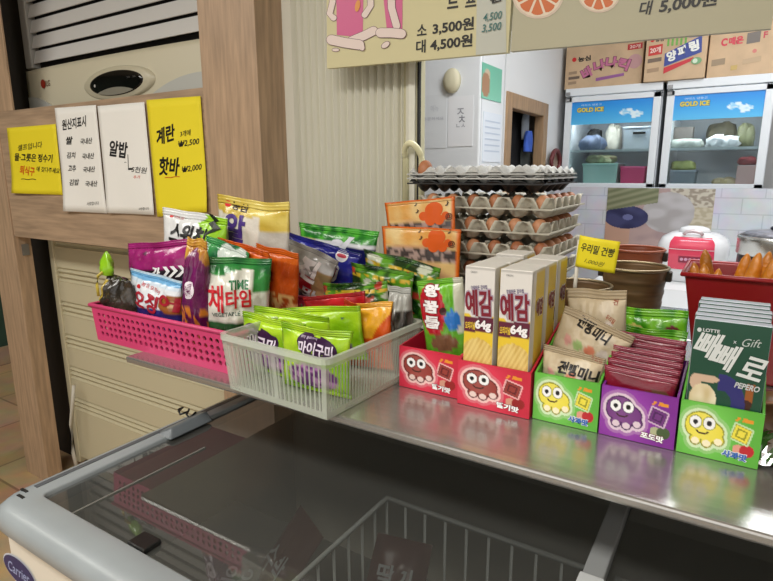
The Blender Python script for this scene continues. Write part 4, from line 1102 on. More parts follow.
# yellow flag on a stick
fl = root('price_flag', 'yellow flag with two handwritten lines on a white stick among the biscuit bags', 'price flag', at(577, 292, .9))
a0, a1 = at(574.5, 292, .90), at(579.5, 240, .90)
MB().tube([Vector((a0.x, a0.y, CT)), a0, a1], .0030, 8).build('stick', mat('white_stick', (226, 220, 206), .5), fl, smooth=True)
A, B, D = at(580, 235, .896), at(620, 242, .896), at(575, 266, .896)
S = Flat(A, B-A, D-A); v = []; f = []
def P(s, t, e=0): return A+(B-A)*s+(D-A)*t+Vector((0, -e-.004*math.sin(s*4), 0))
S.P = P; S.curved = True
for j in range(9):
    for i in range(13): v.append(P(i/12, j/8))
for j in range(8):
    for i in range(12): k = j*13+i; f.append((k, k+13, k+14, k+1))
mk('flag_sheet', v, f, mat('flag_paper', (240, 222, 30), .6), fl, smooth=True, solid=.0006)
write(fl.children[1], S, '우리밀 건빵', .50, .36, .84, .28, (60, 62, 24), .02, -2, .15, 'handwriting'); write(fl.children[1], S, '1,000원', .48, .76, .5, .16, (110, 108, 30), .0, -4, .3, 'handwriting')
# red tub with fried bars
tx0, tx1, ty0, ty1, tz0, tz1 = -.062, .110, .95, 1.09, CT, H-.155
tb = root('red_tub', 'dark red rectangular plastic tub of fried bars behind the chocolate stick cartons', 'tub', ((tx0+tx1)/2, (ty0+ty1)/2, CT))
M_TUB = mat('red_tub_plastic', (136, 20, 26), .3, coat=.2)
def ring(z, g, y_=0): return [(tx0+g, ty0+g, z), (tx1-g, ty0+g, z), (tx1-g, ty1-g, z), (tx0+g, ty1-g, z)]
v = ring(tz0+.001, .026)+ring(tz1-.004, 0)+ring(tz1, -.005)+ring(tz1, .002)+ring(tz0+.006, .029); f = [(3, 2, 1, 0), (16, 17, 18, 19)]
for k in range(4):
    for j in range(4): f.append((k*4+j, k*4+(j+1) % 4, (k+1)*4+(j+1) % 4, (k+1)*4+j))
mk('tub_wall', v, f, M_TUB, tb, bevel=.004)
MB().tube(ring(tz1, -.004), .0035, 8, True).build('tub_rim', mat('tub_rim_red', (150, 30, 34), .3), tb, smooth=True)
M_FRY = mat('fried_crust', (206, 128, 30), .35, coat=.3, bump=.5, bscale=70, noise_amt=.3, nscale=18)
def fried(label, pts, r, n=12, grp='fried bars in the red tub'):
    k = len(pts); q = []; rr = []
    P_ = [Vector(p) for p in pts]
    for i in range(15):
        t = i/14*(k-1); j = min(int(t), k-2); q.append(P_[j].lerp(P_[j+1], t-j)); e = i/14
        rr.append(r*(max(.02, 1-abs(2*e-1)**3.2))**.5*(1+.07*math.sin(i*2.1)))
    o = MB().tube(q, rr, n).build('fried_bar', M_FRY, None, smooth=True, base=P_[0])
    md = o.modifiers.new('s', 'SUBSURF'); md.levels = 1; md.render_levels = 1
    tag(o, label, 'fried snack', grp)
zl = tz0+.014
def bar(label, px, py, Y, r, lx, ly, mid=.0):
    t = at(px, py, Y); b = Vector((t.x+lx, t.y+ly, zl+.02)); m_ = t.lerp(b, .45)+Vector((mid, -.003, 0)); fried(label, [b, m_, t], r)
bar('fried golden bar leaning at the outer end of the red tub', 694, 262, 1.0, .0105, .034, .005, -.004)
bar('tall fried golden bar with a dark tip in the outer cluster of the tub', 705, 249, 1.012, .0115, .016, .035, .004)
bar('short fried bar with a greenish end at the middle of the tub', 719, 268, .985, .0095, -.012, .0, .004)
bar('fried golden bar in front of the tall one in the outer cluster', 704, 263, .977, .0105, .020, .0, 0)
bar('long fried bar standing first in the inner cluster of the tub', 748, 253, 1.03, .0115, -.018, .012, 0)
bar('long fried bar with a pale highlight, second in the inner cluster', 760, 252, 1.0, .0115, -.024, .0, 0)
bar('long fried bar nearest the inner end of the red tub', 776, 257, .985, .0110, -.022, .0, 0)
bar('fried bar leaning behind the inner cluster of the tub', 770, 251, 1.05, .0110, -.012, .004, 0)
# tape roll and foil at the edge
tr_ = root('wooden_cup', 'brown cup lying on its side beside the chocolate cartons', 'cup', (.095, .71, CT))
cc = at(777, 411, .715)
mb = MB(); v = []; f = []; n = 28
pf = [(.0285, .05), (.0345, .0), (.0345, -.0015), (.0325, -.003), (.030, 0), (.024, .046), (.0005, .046)]
rc_ = .036
for r_, yy in pf:
    for j in range(n): a = 2*PI*j/n; v.append((cc.x+r_*math.cos(a), cc.y+yy, CT+.0365+r_*math.sin(a)))
for i in range(len(pf)-1):
    for j in range(n): f.append((i*n+j, i*n+(j+1) % n, (i+1)*n+(j+1) % n, (i+1)*n+j))
f.append(tuple(range(n)))
mk('cup_wall', v, f, mat('cup_brown', (150, 106, 76), .4), tr_, smooth=True)
fo = MB(); v = []; f = []; n = 16
fc = atz(778, 458, CT)
for j in range(n+1):
    for i in range(n+1):
        s, t = i/n-.5, j/n-.5; v.append((fc.x+s*.07, fc.y+t*.07, CT+.002+max(0, .026*(1-3.4*(s*s+t*t)))+.010*abs(nz(s, t, 9, 3))))
for j in range(n):
    for i in range(n): k = j*(n+1)+i; f.append((k, k+1, k+n+2, k+n+1))
fo.add(v, f)
tag(fo.build('crumpled_foil', mat('silver_foil', (206, 206, 210), .18, 1.0), None, base=(fc.x, fc.y, CT)), 'crumpled silver foil lying on the steel counter at its end', 'foil')
# ================================================================== FROZEN GOODS in the freezer
def frozen(label, x, y, z, w, h, d, rx, rz, col, txt):
    S = None
    A = Vector((0, 0, 0)); M_ = Matrix.Translation((x, y, z)) @ Matrix.Rotation(rz, 4, 'Z') @ Matrix.Rotation(rx, 4, 'X')
    R = root('ice_cream_pack', label, 'frozen pack', (x, y, z), 'frozen packs in the freezer')
    v = []; f = []; n = 16
    for sd in (1, -1):
        for j in range(n+1):
            for i in range(n+1):
                s, t = i/n-.5, j/n-.5; q = max(0, (1-abs(2*s)**3)*(1-abs(2*t)**3)); v.append(M_ @ Vector((s*w, t*h, sd*(d/2*q+.0005)+.004*nz(s, t, 6, 1)*q)))
    k = (n+1)**2
    for j in range(n):
        for i in range(n): a = j*(n+1)+i; f.append((a, a+1, a+n+2, a+n+1)); f.append((k+a, k+a+n+1, k+a+n+2, k+a+1))
    mk('wrapper', v, f, mat('red_wrapper', col, .3), R, smooth=True)
    T = Flat(M_ @ Vector((-w/2, h/2, d/2)), M_.to_3x3() @ Vector((w, 0, 0)), M_.to_3x3() @ Vector((0, -h, 0)))
    write(R.children[0], T, txt, .5, .5, .6, .3, (150, 150, 154), .02, lev=2)
pz_ = GZ-.17
c_ = atz(283, 566, GZ-.10); frozen('dark red frozen pack with pale letters lying loose in the freezer', c_.x, c_.y, c_.z, .09, .15, .03, .9, -.5, (74, 18, 24), '수박')
c_ = atz(350, 560, GZ-.12); frozen('red frozen pack inside the wire basket nearest the badge end', c_.x+.07, c_.y+.02, c_.z-.02, .09, .12, .03, .8, .2, (84, 20, 26), '딸기')
c_ = atz(300, 585, GZ-.10); frozen('white and red frozen pack at the bottom edge beside the loose dark red one', c_.x-.10, c_.y-.02, c_.z-.03, .08, .12, .03, .4, .3, (104, 100, 100), '우유')
bx = MB().box(ix0+.01, -.45, iy0+.02, .70, .23, GZ-.19).build('frozen_carton', mat('carton_dim', (96, 92, 88), .7), None, base=(-.6, .5, .23)); tag(bx, 'dull grey carton filling the freezer floor under the loose frozen packs', 'carton')
# ================================================================== KITCHEN
M_TILE = tile_mat('white_wall_tile', (206, 206, 214), (200, 200, 210), (184, 184, 194), .20, .085, .5, .3, .003)
WT = H-.1; WY = 3.55
o = uvplane('wall_tiled', (-1.0, WY, 0), (3.1, 0, 0), (0, 0, WT), M_TILE, thick=.07)
# poster on the tiled wall
pA, pB = at(608, 190, WY-.004), at(716, 188, WY-.004); pC = at(612, 246, WY-.004)
po = root('poster', 'wide photo poster with olive, navy and pale shapes on the tiled kitchen wall', 'poster', ((pA.x+pB.x)/2, WY-.003, pC.z-.1))
S = front_of(pA.x, pB.x, WY-.004, H-.44, WT-.003)
box_part('poster_sheet', pA.x, pB.x, WY-.004, WY-.001, H-.44, WT-.003, mat('poster_paper', (200, 196, 190), .5), po)
def p_(s, t):
    n = nz(s, t, 6, 90)
    if t < .36-.30*(s-.1) and s < .5: return mixc((104, 110, 80), (140, 140, 112), .5+.5*math.sin(s*30+t*60))
    if inel(s, t, .20, .50, .22, .20): return mixc((30, 32, 74), (60, 62, 104), .5+2*n) if not inel(s, t, .22, .50, .05, .05) else (100, 104, 150)
    if inel(s, t, .60, .40, .24, .34): return mixc((186, 182, 184), (164, 158, 158), .5+2*n)
    if t < .30 and s > .6: return mixc((150, 138, 124), (196, 188, 172), .5+3*nz(s, t, 30, 5))
    if t > .5 and s < .25: return (190, 150, 130)
    return mixc((176, 150, 146), (160, 136, 136), .5+2*n) if s < .8 else mixc((196, 186, 164), (176, 164, 140), .5+3*nz(s, t, 20, 6))
picture(po.children[0], S, p_, 150, 95)
# kitchen worktop
kc = root('kitchen_worktop', 'white kitchen worktop on cabinets below the tiled wall', 'worktop', (.4, 3.0, 0))
KZ = H-.50
box_part('worktop', -.55, 1.9, 2.28, WY-.01, KZ-.03, KZ, mat('worktop_white', (226, 228, 228), .35), kc, bevel=.004)
box_part('cabinet', -.53, 1.88, 2.33, WY-.02, 0, KZ-.03, mat('kitchen_cabinet', (206, 206, 204), .5), kc)
# second lower board in front: prep table
pt = root('prep_table', 'white low prep table with grey edge behind the buckets', 'table', (.3, 1.9, 0))
PZ = H-.40
box_part('table_top', -.35, 1.4, 1.62, 2.1, PZ-.03, PZ, mat('prep_white', (186, 188, 188), .35), pt, bevel=.003)
box_part('edge_strip', -.35, 1.4, 1.615, 1.622, PZ-.034, PZ-.012, mat('edge_grey', (130, 132, 130), .4, .5), pt)
for x in (-.31, 1.36):
    for y in (1.66, 2.06): box_part('leg', x-.02, x+.02, y-.02, y+.02, 0, PZ-.03, mat('leg_steel', (150, 150, 150), .4, .7), pt)
# rice cooker
Yr = 2.80; c = at(690, 262, Yr); l_, r_ = at(656, 262, Yr), at(728, 262, Yr)
rw = (r_.x-l_.x)/2*1.04; top = at(690, 233, Yr).z; 
rc = root('rice_cooker', 'white rice cooker with a pink front panel on the kitchen worktop', 'rice cooker', (c.x, Yr+.05, KZ))
cyc = Yr+.12; hh = top-KZ
pf = [(.72, 0), (.76, .02), (.79, .06), (.90, .30), (1.0, .55), (1.0, .72), (.90, .86), (.66, .95), (.38, .985), (.001, 1.0)]
MB().lathe((c.x, cyc, KZ+.001), [(a*rw, b*hh) for a, b in pf], 48, sx=1, sy=.92, p=2.9).build('body', mat('cooker_white', (232, 232, 234), .25, coat=.3), rc, smooth=True)
def cook(a, b, e):                          # a: x offset (-1..1 of rw), b: height 0..1 on the body's front
    rr = None
    for (r0, z0), (r1, z1) in zip(pf, pf[1:]):
        if z0 <= b <= z1: rr = r0+(r1-r0)*(b-z0)/(z1-z0)
    q = max(0, 1-abs(a/rr)**2.9)**(1/2.9) if abs(a) < rr else 0
    return Vector((c.x+a*rw, cyc-.92*rr*rw*q-e, KZ+.001+b*hh+e*.5))
def cook_patch(nm, aw, b0, b1, e, m, ax0=None):
    v = []; f = []; nx, ny = 24, 16
    for j in range(ny+1):
        b = b0+(b1-b0)*j/ny; k = aw(b)
        for i in range(nx+1): v.append(cook(-k+2*k*i/nx, b, e))
    for j in range(ny):
        for i in range(nx): k = j*(nx+1)+i; f.append((k, k+1, k+nx+2, k+nx+1))
    return mk(nm, v, f, m, rc, smooth=True)
cook_patch('front_panel', lambda b: .62-.06*abs(b-.5)-(.0 if b < .80 else (b-.80)*.9), .26, .90, .004, mat('cooker_pink', (222, 70, 96), .2, coat=.4))
cook_patch('display_panel', lambda b: .32, .40, .53, .007, mat('cooker_display', (150, 36, 66), .3))
cook_patch('seam_band', lambda b: .64, .655, .668, .007, mat('cooker_seam', (226, 206, 212), .3))
S = Flat(cook(-.3, .53, .010), Vector((rw*.6, 0, 0)), Vector((0, 0, -.13*hh)))
for k in range(5): disc(rc, S, .12+.19*k, .5, .007, (206, 150, 176), 'button', 2, 10)
MB().lathe((c.x, cyc-.02, KZ+hh*.97), [(.062, 0), (.066, .008), (.055, .022), (.03, .030), (.001, .032)], 28, sy=.7).build('lid_cap', mat('cooker_white', (232, 232, 234), .25, coat=.3), rc, smooth=True)
MB().tube([cook(-.26, .93, .01), cook(-.2, .955, .022), cook(.0, .965, .03), cook(.2, .955, .022), cook(.26, .93, .01)], .008, 10).build('lid_latch', mat('latch_pale', (206, 190, 192), .3, .3), rc, smooth=True)
# steel pot cooker
Yp = 2.42; cl_, top_ = at(736, 245, Yp), at(790, 234, Yp)
pr_ = .155; pc = (cl_.x+pr_, Yp+.10)
zt = at(775, 238, Yp).z
spz = KZ
sp = root('electric_pot', 'round steel electric pot with a dark base on the kitchen worktop', 'pot', (pc[0], pc[1], KZ))
zb_ = KZ+.001; hp_ = zt-zb_
MB().lathe((pc[0], pc[1], zb_), [(pr_*.93, 0), (pr_*.96, .01), (pr_*.96, hp_*.70), (pr_*.9, hp_*.72)], 48).build('base', mat('pot_base_dark', (36, 42, 46), .35), sp, smooth=True)
MB().lathe((pc[0], pc[1], zb_), [(pr_*.95, hp_*.72), (pr_, hp_*.74), (pr_, hp_*.93), (pr_*1.015, hp_*.95), (pr_*1.0, hp_*.985), (pr_*.94, hp_)], 48).build('steel_band', mat('pot_steel', (196, 194, 190), .25, .85), sp, smooth=True)
MB().lathe((pc[0], pc[1], zb_), [(pr_*.94, hp_), (pr_*.8, hp_+.012), (pr_*.4, hp_+.02), (.001, hp_+.022)], 48).build('lid', mat('pot_lid', (150, 150, 160), .3, .5, noise_amt=.2, nscale=60), sp, smooth=True)
MB().lathe((pc[0], pc[1], zb_+hp_+.02), [(.05, 0), (.055, .006), (.05, .012), (.001, .014)], 24).build('lid_handle', mat('pot_handle', (30, 30, 44), .3), sp, smooth=True)
# ------------------------------------------------------------------ display freezers
FY = 3.70; ZT = H+.133*FY
M_FRW = mat('fridge_white', (228, 232, 236), .3); M_SHELF = mat('shelf_white', (206, 216, 216), .4)
M_FG = pane_mat('fridge_glass', (225, 232, 234), .6, .0, 1.45)
def showcase(label, x0, x1, hinge):
    R = root('showcase_freezer', label, 'display freezer', ((x0+x1)/2, FY+.3, 0), 'white display freezers')
    y0, y1 = FY, FY+.62; zb = H-.62; zl = H-.085
    mb = MB(); mb.box(x0, x0+.03, y0+.04, y1, .05, ZT).box(x1-.03, x1, y0+.04, y1, .05, ZT).box(x0, x1, y0+.04, y1, ZT-.03, ZT).box(x0, x1, y1-.03, y1, .05, ZT).box(x0, x1, y0+.04, y1, .05, zl-.02)
    mb.build('body', M_FRW, R)
    box_part('liner', x0+.031, x1-.031, y1-.034, y1-.031, zl, ZT-.04, mat('fridge_liner', (196, 198, 200), .5), R)
    box_part('header_rail', x0, x1, y0-.002, y0+.04, ZT-.045, ZT, M_FRW, R, bevel=.003)
    zd = ZT-.052; fw = .040
    mb = MB(); mb.box(x0+.004, x0+.004+fw, y0-.004, y0+.035, .5, zd).box(x1-.004-fw, x1-.004, y0-.004, y0+.035, .5, zd).box(x0+.004, x1-.004, y0-.004, y0+.035, zd-.03, zd).box(x0+.004, x1-.004, y0-.004, y0+.035, zl-.025, zl+.005)
    d = mb.build('door_frame', M_FRW, R, bevel=.002)
    zs = zd-.03-.135
    pan = box_part('header_panel', x0+.044, x1-.044, y0+.004, y0+.012, zs, zd-.028, mat('panel_blue', (30, 150, 226), .3), R)
    S = front_of(x0+.044, x1-.044, y0+.0038, zs, zd-.03)
    def sky(s, t):
        for k, (a, b, r) in enumerate(((.66, .55, .05), (.72, .48, .035), (.80, .66, .06), (.76, .58, .04), (.86, .62, .035))):
            if abs((s-a)*2.6*math.cos(k)+(t-b)*math.sin(k))+abs(-(s-a)*2.6*math.sin(k)+(t-b)*math.cos(k)) < r*3.2: return mixc((150, 210, 245), (226, 242, 250), .5+3*nz(s, t, 14, k))
        return mixc((20, 140, 226), (90, 190, 240), t*1.1-.1)
    picture(pan, S, sky, 60, 24, lev=1)
    write(pan, S, 'GOLD ICE', .24, .36, .34, .20, (220, 206, 90), .05, 0, lev=2, name='brand_lettering', outline=((60, 80, 90), .05)); write(pan, S, '아이스 냉동고', .25, .15, .26, .09, (206, 232, 246), .0, 0, lev=2)
    box_part('glass_pane', x0+.044, x1-.044, y0+.012, y0+.016, zl, zs, M_FG, R)
    box_part('shelf', x0+.031, x1-.031, y0+.06, y1-.04, H+.112, H+.122, glassy('shelf_glass', (220, 230, 230), .22, .1), R)
    box_part('shelf_edge', x0+.031, x1-.031, y0+.054, y0+.060, H+.110, H+.123, M_SHELF, R)
    for zz in (ZT-.065, ZT-.028): box_part('hinge', x0+.006, x0+.03, y0-.010, y0-.002, zz-.012, zz+.006, mat('hinge_grey', (150, 150, 150), .4, .4), R)
    L = bpy.data.lights.new('freezer_lamp', 'AREA'); L.shape = 'RECTANGLE'; L.size = x1-x0-.12; L.size_y = .04; L.energy = 2.4; L.color = (1, 1, .98)
    lo = bpy.data.objects.new('freezer_lamp', L); COL.objects.link(lo); lo.location = ((x0+x1)/2, y0+.08, zs+.05); lo.rotation_euler = (math.radians(25), 0, 0)
    return zl-.02, H+.122
f1x = (at(564, 120, FY).x, at(660, 120, FY).x); f2x = (at(664, 120, FY).x, at(664, 120, FY).x+.52)
z1, z2 = showcase('white display freezer with a mint tub inside, nearest the kitchen doorway', f1x[0], f1x[1], 0)
showcase('white display freezer with a pink box inside, beside the one nearest the doorway', f2x[0], f2x[1], 0)
def blob(name, label, cat, px, py, Y, w, h, d, zb, col, rough=.6, p=4, amp=.28, sd=0):
    c = at(px, py, Y); mb = MB(); n = 44; pf = []
    v = []; f = []; rows_ = [(.02, 0), (.8, .01), (.95, .10), (1, .35), (.97, .65), (.85, .88), (.5, .98), (.01, 1)]
    for r, z in rows_:
        for j in range(n):
            a = 2*PI*j/n; ca, sa = math.cos(a), math.sin(a); k = (abs(ca)**p+abs(sa)**p)**(-1/p)*(1+amp*(noise.noise(Vector((ca*2, sa*2, z*3+sd)))+.7*noise.noise(Vector((ca*5, sa*5, z*7+sd)))))
            v.append((c.x+w/2*r*ca*k, Y+d/2*r*sa*k, zb+h*z*(1+amp*(noise.noise(Vector((ca, sa, sd+9)))+.8*noise.noise(Vector((ca*r*4, sa*r*4, sd+3)))))))
    for i in range(len(rows_)-1):
        for j in range(n): f.append((i*n+j, i*n+(j+1) % n, (i+1)*n+(j+1) % n, (i+1)*n+j))
    o = mk(name, v, f, mat(name, col, rough, noise_amt=.12, nscale=25), None, smooth=True, base=(c.x, Y, zb)); tag(o, label, cat); return o
def tubx(name, label, cat, pxl, pxr, Y, zb, h, d, col, lidcol=None, slot=False, tap=.92):
    a, b = at(pxl, 160, Y).x, at(pxr, 160, Y).x; cx_ = (a+b)/2; w = b-a
    R = root(name, label, cat, (cx_, Y+d/2, zb))
    def rg(z, k): return [(cx_-w/2*k, Y+d/2-d/2*k, z), (cx_+w/2*k, Y+d/2-d/2*k, z), (cx_+w/2*k, Y+d/2+d/2*k, z), (cx_-w/2*k, Y+d/2+d/2*k, z)]
    v = rg(zb+.001, tap)+rg(zb+h*.98, 1)+rg(zb+h*.98, .94)+rg(zb+.01, tap*.93); f = [(3, 2, 1, 0), (12, 13, 14, 15)]
    for k in range(3):
        for j in range(4): f.append((k*4+j, k*4+(j+1) % 4, (k+1)*4+(j+1) % 4, (k+1)*4+j))
    mk('tub_body', v, f, mat('tub_plastic', col, .45), R, bevel=.004)
    v = rg(zb+h*.9, 1.02)+rg(zb+h, 1.03)
    MB().hexa(v).build('tub_rim', mat('tub_rim', lidcol or col, .45), R, bevel=.003)
    if slot: box_part('handle_slot', cx_-w*.18, cx_+w*.22, Y-.002, Y+.003, zb+h*.66, zb+h*.76, M_DARK, R)
    return R
sh = H+.122+.001; fl_ = z1+.001
tubx('storage_box', 'white storage box with a dark handle slot on the upper freezer shelf', 'box', 621, 652, FY+.10, sh, .135, .2, (196, 202, 206), None, True)
blob('blue_bag', 'grey blue bag on the upper shelf of the freezer nearest the doorway', 'bag', 592, 150, FY+.16, .15, .085, .12, sh, (92, 104, 128), sd=1)
blob('dark_bundle', 'dark bundle at the back corner of the upper shelf nearest the doorway', 'bundle', 594, 140, FY+.34, .10, .14, .12, sh, (56, 58, 60), sd=2)
blob('white_bag', 'white crumpled bag beside the storage box with the slot', 'bag', 614, 140, FY+.30, .09, .16, .12, sh, (196, 190, 176), sd=3)
tubx('mint_tub', 'mint green tub heaped with wrapped food in the lower compartment', 'tub', 583, 618, FY+.09, fl_, .145, .24, (190, 226, 212), (180, 220, 206))
blob('wrapped_food', 'beige and green wrapped food heaped on the mint tub', 'wrapped food', 601, 160, FY+.21, .17, .05, .16, fl_+.147, (176, 176, 140), amp=.4, sd=4)
tubx('pink_tub', 'bright pink tub beside the mint tub in the lower compartment', 'tub', 621, 646, FY+.11, fl_, .125, .24, (236, 84, 132), (240, 104, 150))
a2 = f2x[0]
blob('food_tray', 'pale wrapped tray on the upper shelf of the second freezer', 'wrapped tray', 686, 150, FY+.16, .17, .055, .14, sh, (196, 200, 190), amp=.15, sd=5)
bx = box_part('printed_box', at(674, 130, FY+.24).x, at(693, 130, FY+.24).x, FY+.26, FY+.36, sh, sh+.13, mat('dim_box', (120, 112, 106), .6), None, base=(at(684, 130, FY+.24).x, FY+.3, sh)); tag(bx, 'dim grey box behind the pale wrapped tray', 'box')
blob('foil_bag', 'shiny white foil bag lying on the upper shelf of the second freezer', 'bag', 722, 150, FY+.15, .16, .065, .12, sh, (226, 228, 230), .3, 3, .3, 6)
blob('brown_bundle', 'olive brown bundle at the back of the upper shelf in the second freezer', 'bundle', 722, 130, FY+.42, .16, .15, .14, sh, (96, 88, 64), amp=.2, sd=7)
blob('green_bundle', 'dull green bundle at the inner end of the upper shelf', 'bundle', 745, 140, FY+.26, .09, .13, .14, sh, (116, 116, 84), amp=.15, sd=8)
tubx('grey_tub', 'grey tub with a green topping in the lower compartment of the second freezer', 'tub', 671, 697, FY+.09, fl_, .10, .2, (150, 156, 162), (176, 182, 190))
blob('green_food', 'yellow green food in clear wrap on the grey tub', 'wrapped food', 684, 160, FY+.19, .13, .05, .13, fl_+.102, (190, 196, 110), amp=.25, sd=9)
blob('beige_pack', 'small beige pack on the freezer floor between grey tub and pink box', 'pack', 725, 176, FY+.15, .12, .055, .10, fl_, (190, 170, 130), amp=.2, sd=10)
bx = box_part('pink_box', at(738, 160, FY+.1).x, at(758, 160, FY+.1).x, FY+.10, FY+.26, fl_, fl_+.125, mat('pink_card', (222, 180, 172), .6), None, base=(at(750, 160, FY+.1).x, FY+.2, fl_), bevel=.003); tag(bx, 'pale pink cardboard box in the lower compartment of the second freezer', 'box')
blob('red_pack', 'dark red pack lying on the pale pink box', 'pack', 748, 155, FY+.18, .09, .045, .10, fl_+.128, (140, 30, 40), amp=.2, sd=11)
# cartons on top
M_CARD = mat('brown_cardboard', (206, 176, 142), .75, noise_amt=.05, nscale=12)
def carton(label, pxl, pxr, pyt, dy, hz=.27, grp='cardboard cartons on the freezers'):
    Y = FY+.03-dy; a, b = at(pxl, 60, Y).x, at(pxr, 60, Y).x
    R = root('cardboard_carton', label, 'carton', ((a+b)/2, Y+.15, ZT), grp)
    cbd = box_part('carton_body', a, b, Y, Y+.32, ZT+.001, ZT+hz, M_CARD, R, bevel=.003)
    S = front_of(a, b, Y-.0004, ZT+.001, ZT+hz)
    mk('packing_tape', [S.P(0, -.001, .0005), S.P(1, -.001, .0005), S.P(1, .03, .0005), S.P(0, .03, .0005)], [(0, 3, 2, 1)], mat('brown_tape', (190, 160, 120), .3), R)
    return cbd, S
R, S = carton('brown carton with pink arched lettering on top of the freezer nearest the doorway', 566, 643, 44, 0)
disc(R, S, .115, .36, .013, (206, 30, 36), 'logo'); write(R, S, '농심', .25, .36, .17, .11, (40, 34, 32), .04, 4, name='brand_lettering')
PK = (196, 110, 146)
for k, chx in enumerate('바나나킥'):
    s_ = .30+.155*k; t_ = (.66, .54, .50, .56)[k]
    write(R, S, chx, s_, t_, .15, .24, PK, .05, (28, 12, -4, -18)[k], outline=((120, 60, 90), .04), lev=2+2*k, name='brand_lettering')
patch(R, S, [(.42, .80), (.78, .74), (.78, .80), (.42, .87)], (150, 90, 150), 'lettering_bar', 2)
patch(R, S, [(.80, .16), (.98, .15), (.98, .27), (.80, .28)], (186, 40, 40), 'red_label', 2); write(R, S, '20개', .89, .215, .13, .08, (230, 200, 190), .02, lev=4)
disc(R, S, .90, .52, .04, (196, 150, 150), 'printed_shape', 1)
for k in range(3): patch(R, S, [(.05, .62+.11*k), (.16 if k != 1 else .2, .61+.11*k), (.16 if k != 1 else .2, .67+.11*k), (.05, .68+.11*k)], (110, 92, 80) if k == 1 else (160, 134, 108), 'printed_mark', 2)
R, S = carton('brown carton with a blue and green onion snack print, middle of the three', 645, 706, 40, .05)
disc(R, S, .10, .17, .010, (206, 30, 36), 'logo'); write(R, S, '농심', .22, .17, .14, .08, (40, 34, 32), .03, 2)
patch(R, S, [(.05, .28), (.28, .26), (.28, .46), (.05, .48)], (200, 50, 44), 'red_label', 2); write(R, S, '20개', .165, .37, .18, .12, (240, 210, 200), .03, 2, lev=4)
patch(R, S, [(.05, .54), (.28, .52), (.28, .60), (.05, .62)], (120, 100, 84), 'printed_mark', 2); patch(R, S, [(.05, .74), (.25, .72), (.25, .80), (.05, .82)], (170, 140, 110), 'printed_mark', 2)
for k in range(5): patch(R, S, [(.35+.07*k, .02), (.385+.07*k, .02), (.385+.07*k, .32), (.35+.07*k, .32)], (110, 170, 70), 'green_stripe', 2)
patch(R, S, [(.70, .02), (.92, .02), (.92, .2), (.70, .2)], (120, 130, 176), 'printed_shape', 2)
patch(R, S, [(.33, .46), (.90, .18), (.92, .50), (.33, .72)], (48, 66, 146), 'blue_banner', 3)
patch(R, S, [(.33, .74), (.80, .58), (.80, .64), (.33, .86)], (200, 40, 50), 'red_banner', 3)
for k, chx in enumerate('양파링'): write(R, S, chx, .44+.175*k, .52-.075*k, .16, .21, (236, 236, 230), .05, 12, lev=7+k, name='brand_lettering')
disc(R, S, .85, .66, .026, (110, 160, 110), 'onion_picture', 9, ry=.018); disc(R, S, .83, .66, .012, (206, 220, 196), 'onion_picture', 10)
R, S = carton('brown carton with small red lettering and plain panels, innermost of the three', 708, 790, 38, .02)
write(R, S, 'C', .185, .34, .08, .15, (206, 50, 70), .05, 0, lev=2); write(R, S, '매운', .33, .33, .18, .15, (206, 50, 70), .05, 2, lev=2, name='brand_lettering')
patch(R, S, [(.46, .22), (.62, .20), (.62, .40), (.46, .42)], (110, 100, 92), 'printed_mark', 2); write(R, S, 'F', .68, .28, .05, .12, (190, 50, 70), .03, 0)
patch(R, S, [(.05, .66), (.22, .64), (.22, .76), (.05, .78)], (150, 128, 100), 'printed_mark', 2); patch(R, S, [(.44, .70), (.66, .66), (.66, .76), (.44, .80)], (186, 158, 124), 'printed_mark', 2)
patch(R, S, [(.30, .80), (.38, .79), (.38, .88), (.30, .89)], (190, 160, 90), 'printed_mark', 2); disc(R, S, .57, .56, .010, (206, 120, 110), 'printed_mark', 1)
# ------------------------------------------------------------------ white refrigerator by the hatch
wr_ = root('refrigerator', 'tall white refrigerator covered with notes seen through the hatch', 'refrigerator', (-1.32, 2.62, 0))
wx0, wx1, wy0, wy1 = -1.62, KX-.0, 2.47, 2.765
box_part('body', wx0, wx1, wy0, wy1, 0, 2.3, mat('refrigerator_white', (232, 234, 236), .35), wr_, bevel=.008)
box_part('door_seam', wx1-.004, wx1+.001, wy0+.01, wy0+.016, .02, 2.28, mat('seam_grey', (190, 192, 196), .5), wr_)
S = Flat(at(415, 60, wy0-.001), at(480, 58, wy0-.001)-at(415, 60, wy0-.001), at(415, 175, wy0-.001)-at(415, 60, wy0-.001))
def on(px, py, e=.002): p = at(px, py, wy0-e); return p
def note(label, x0, x1, y0, y1, txts, col=(228, 230, 232)):
    a, b = on(x0, y0), on(x1, y1)
    R = root('note_sheet', label, 'note', ((a.x+b.x)/2, wy0-.001, b.z), None)
    box_part('sheet', a.x, b.x, wy0-.0025, wy0-.001, b.z, a.z, mat('note_paper', col, .7), R)
    T = front_of(a.x, b.x, wy0-.003, b.z, a.z)
    for t in txts: write(R, T, *t, name='note_text')
note('white note with faint drawing and text on the refrigerator, beside the folding door handle', 421, 446, 96, 148, [('메뉴', .55, .25, .3, .12, (206, 208, 214), .0), ('주문하세요', .5, .44, .8, .06, (190, 192, 200), .0)])
note('white note with a grey figure sketch on the refrigerator below the round magnet', 448.5, 472.5, 97, 146, [('ㅈ', .50, .30, .26, .12, (160, 160, 166), .01), ('ㅊ', .56, .45, .24, .14, (150, 150, 158), .01), ('ㄴㅅ', .52, .58, .34, .07, (160, 160, 168), .01)], (238, 238, 240))
mc = on(452.5, 81); mg = MB().lathe((0, 0, 0), [(.078, 0), (.078, .012), (.070, .022), (.04, .028), (.001, .030)], 28, sy=1.28)
vv = [(mc.x+p.x*.55, wy0-.001-p.z, mc.z+p.y*.55) for p in mg.v]
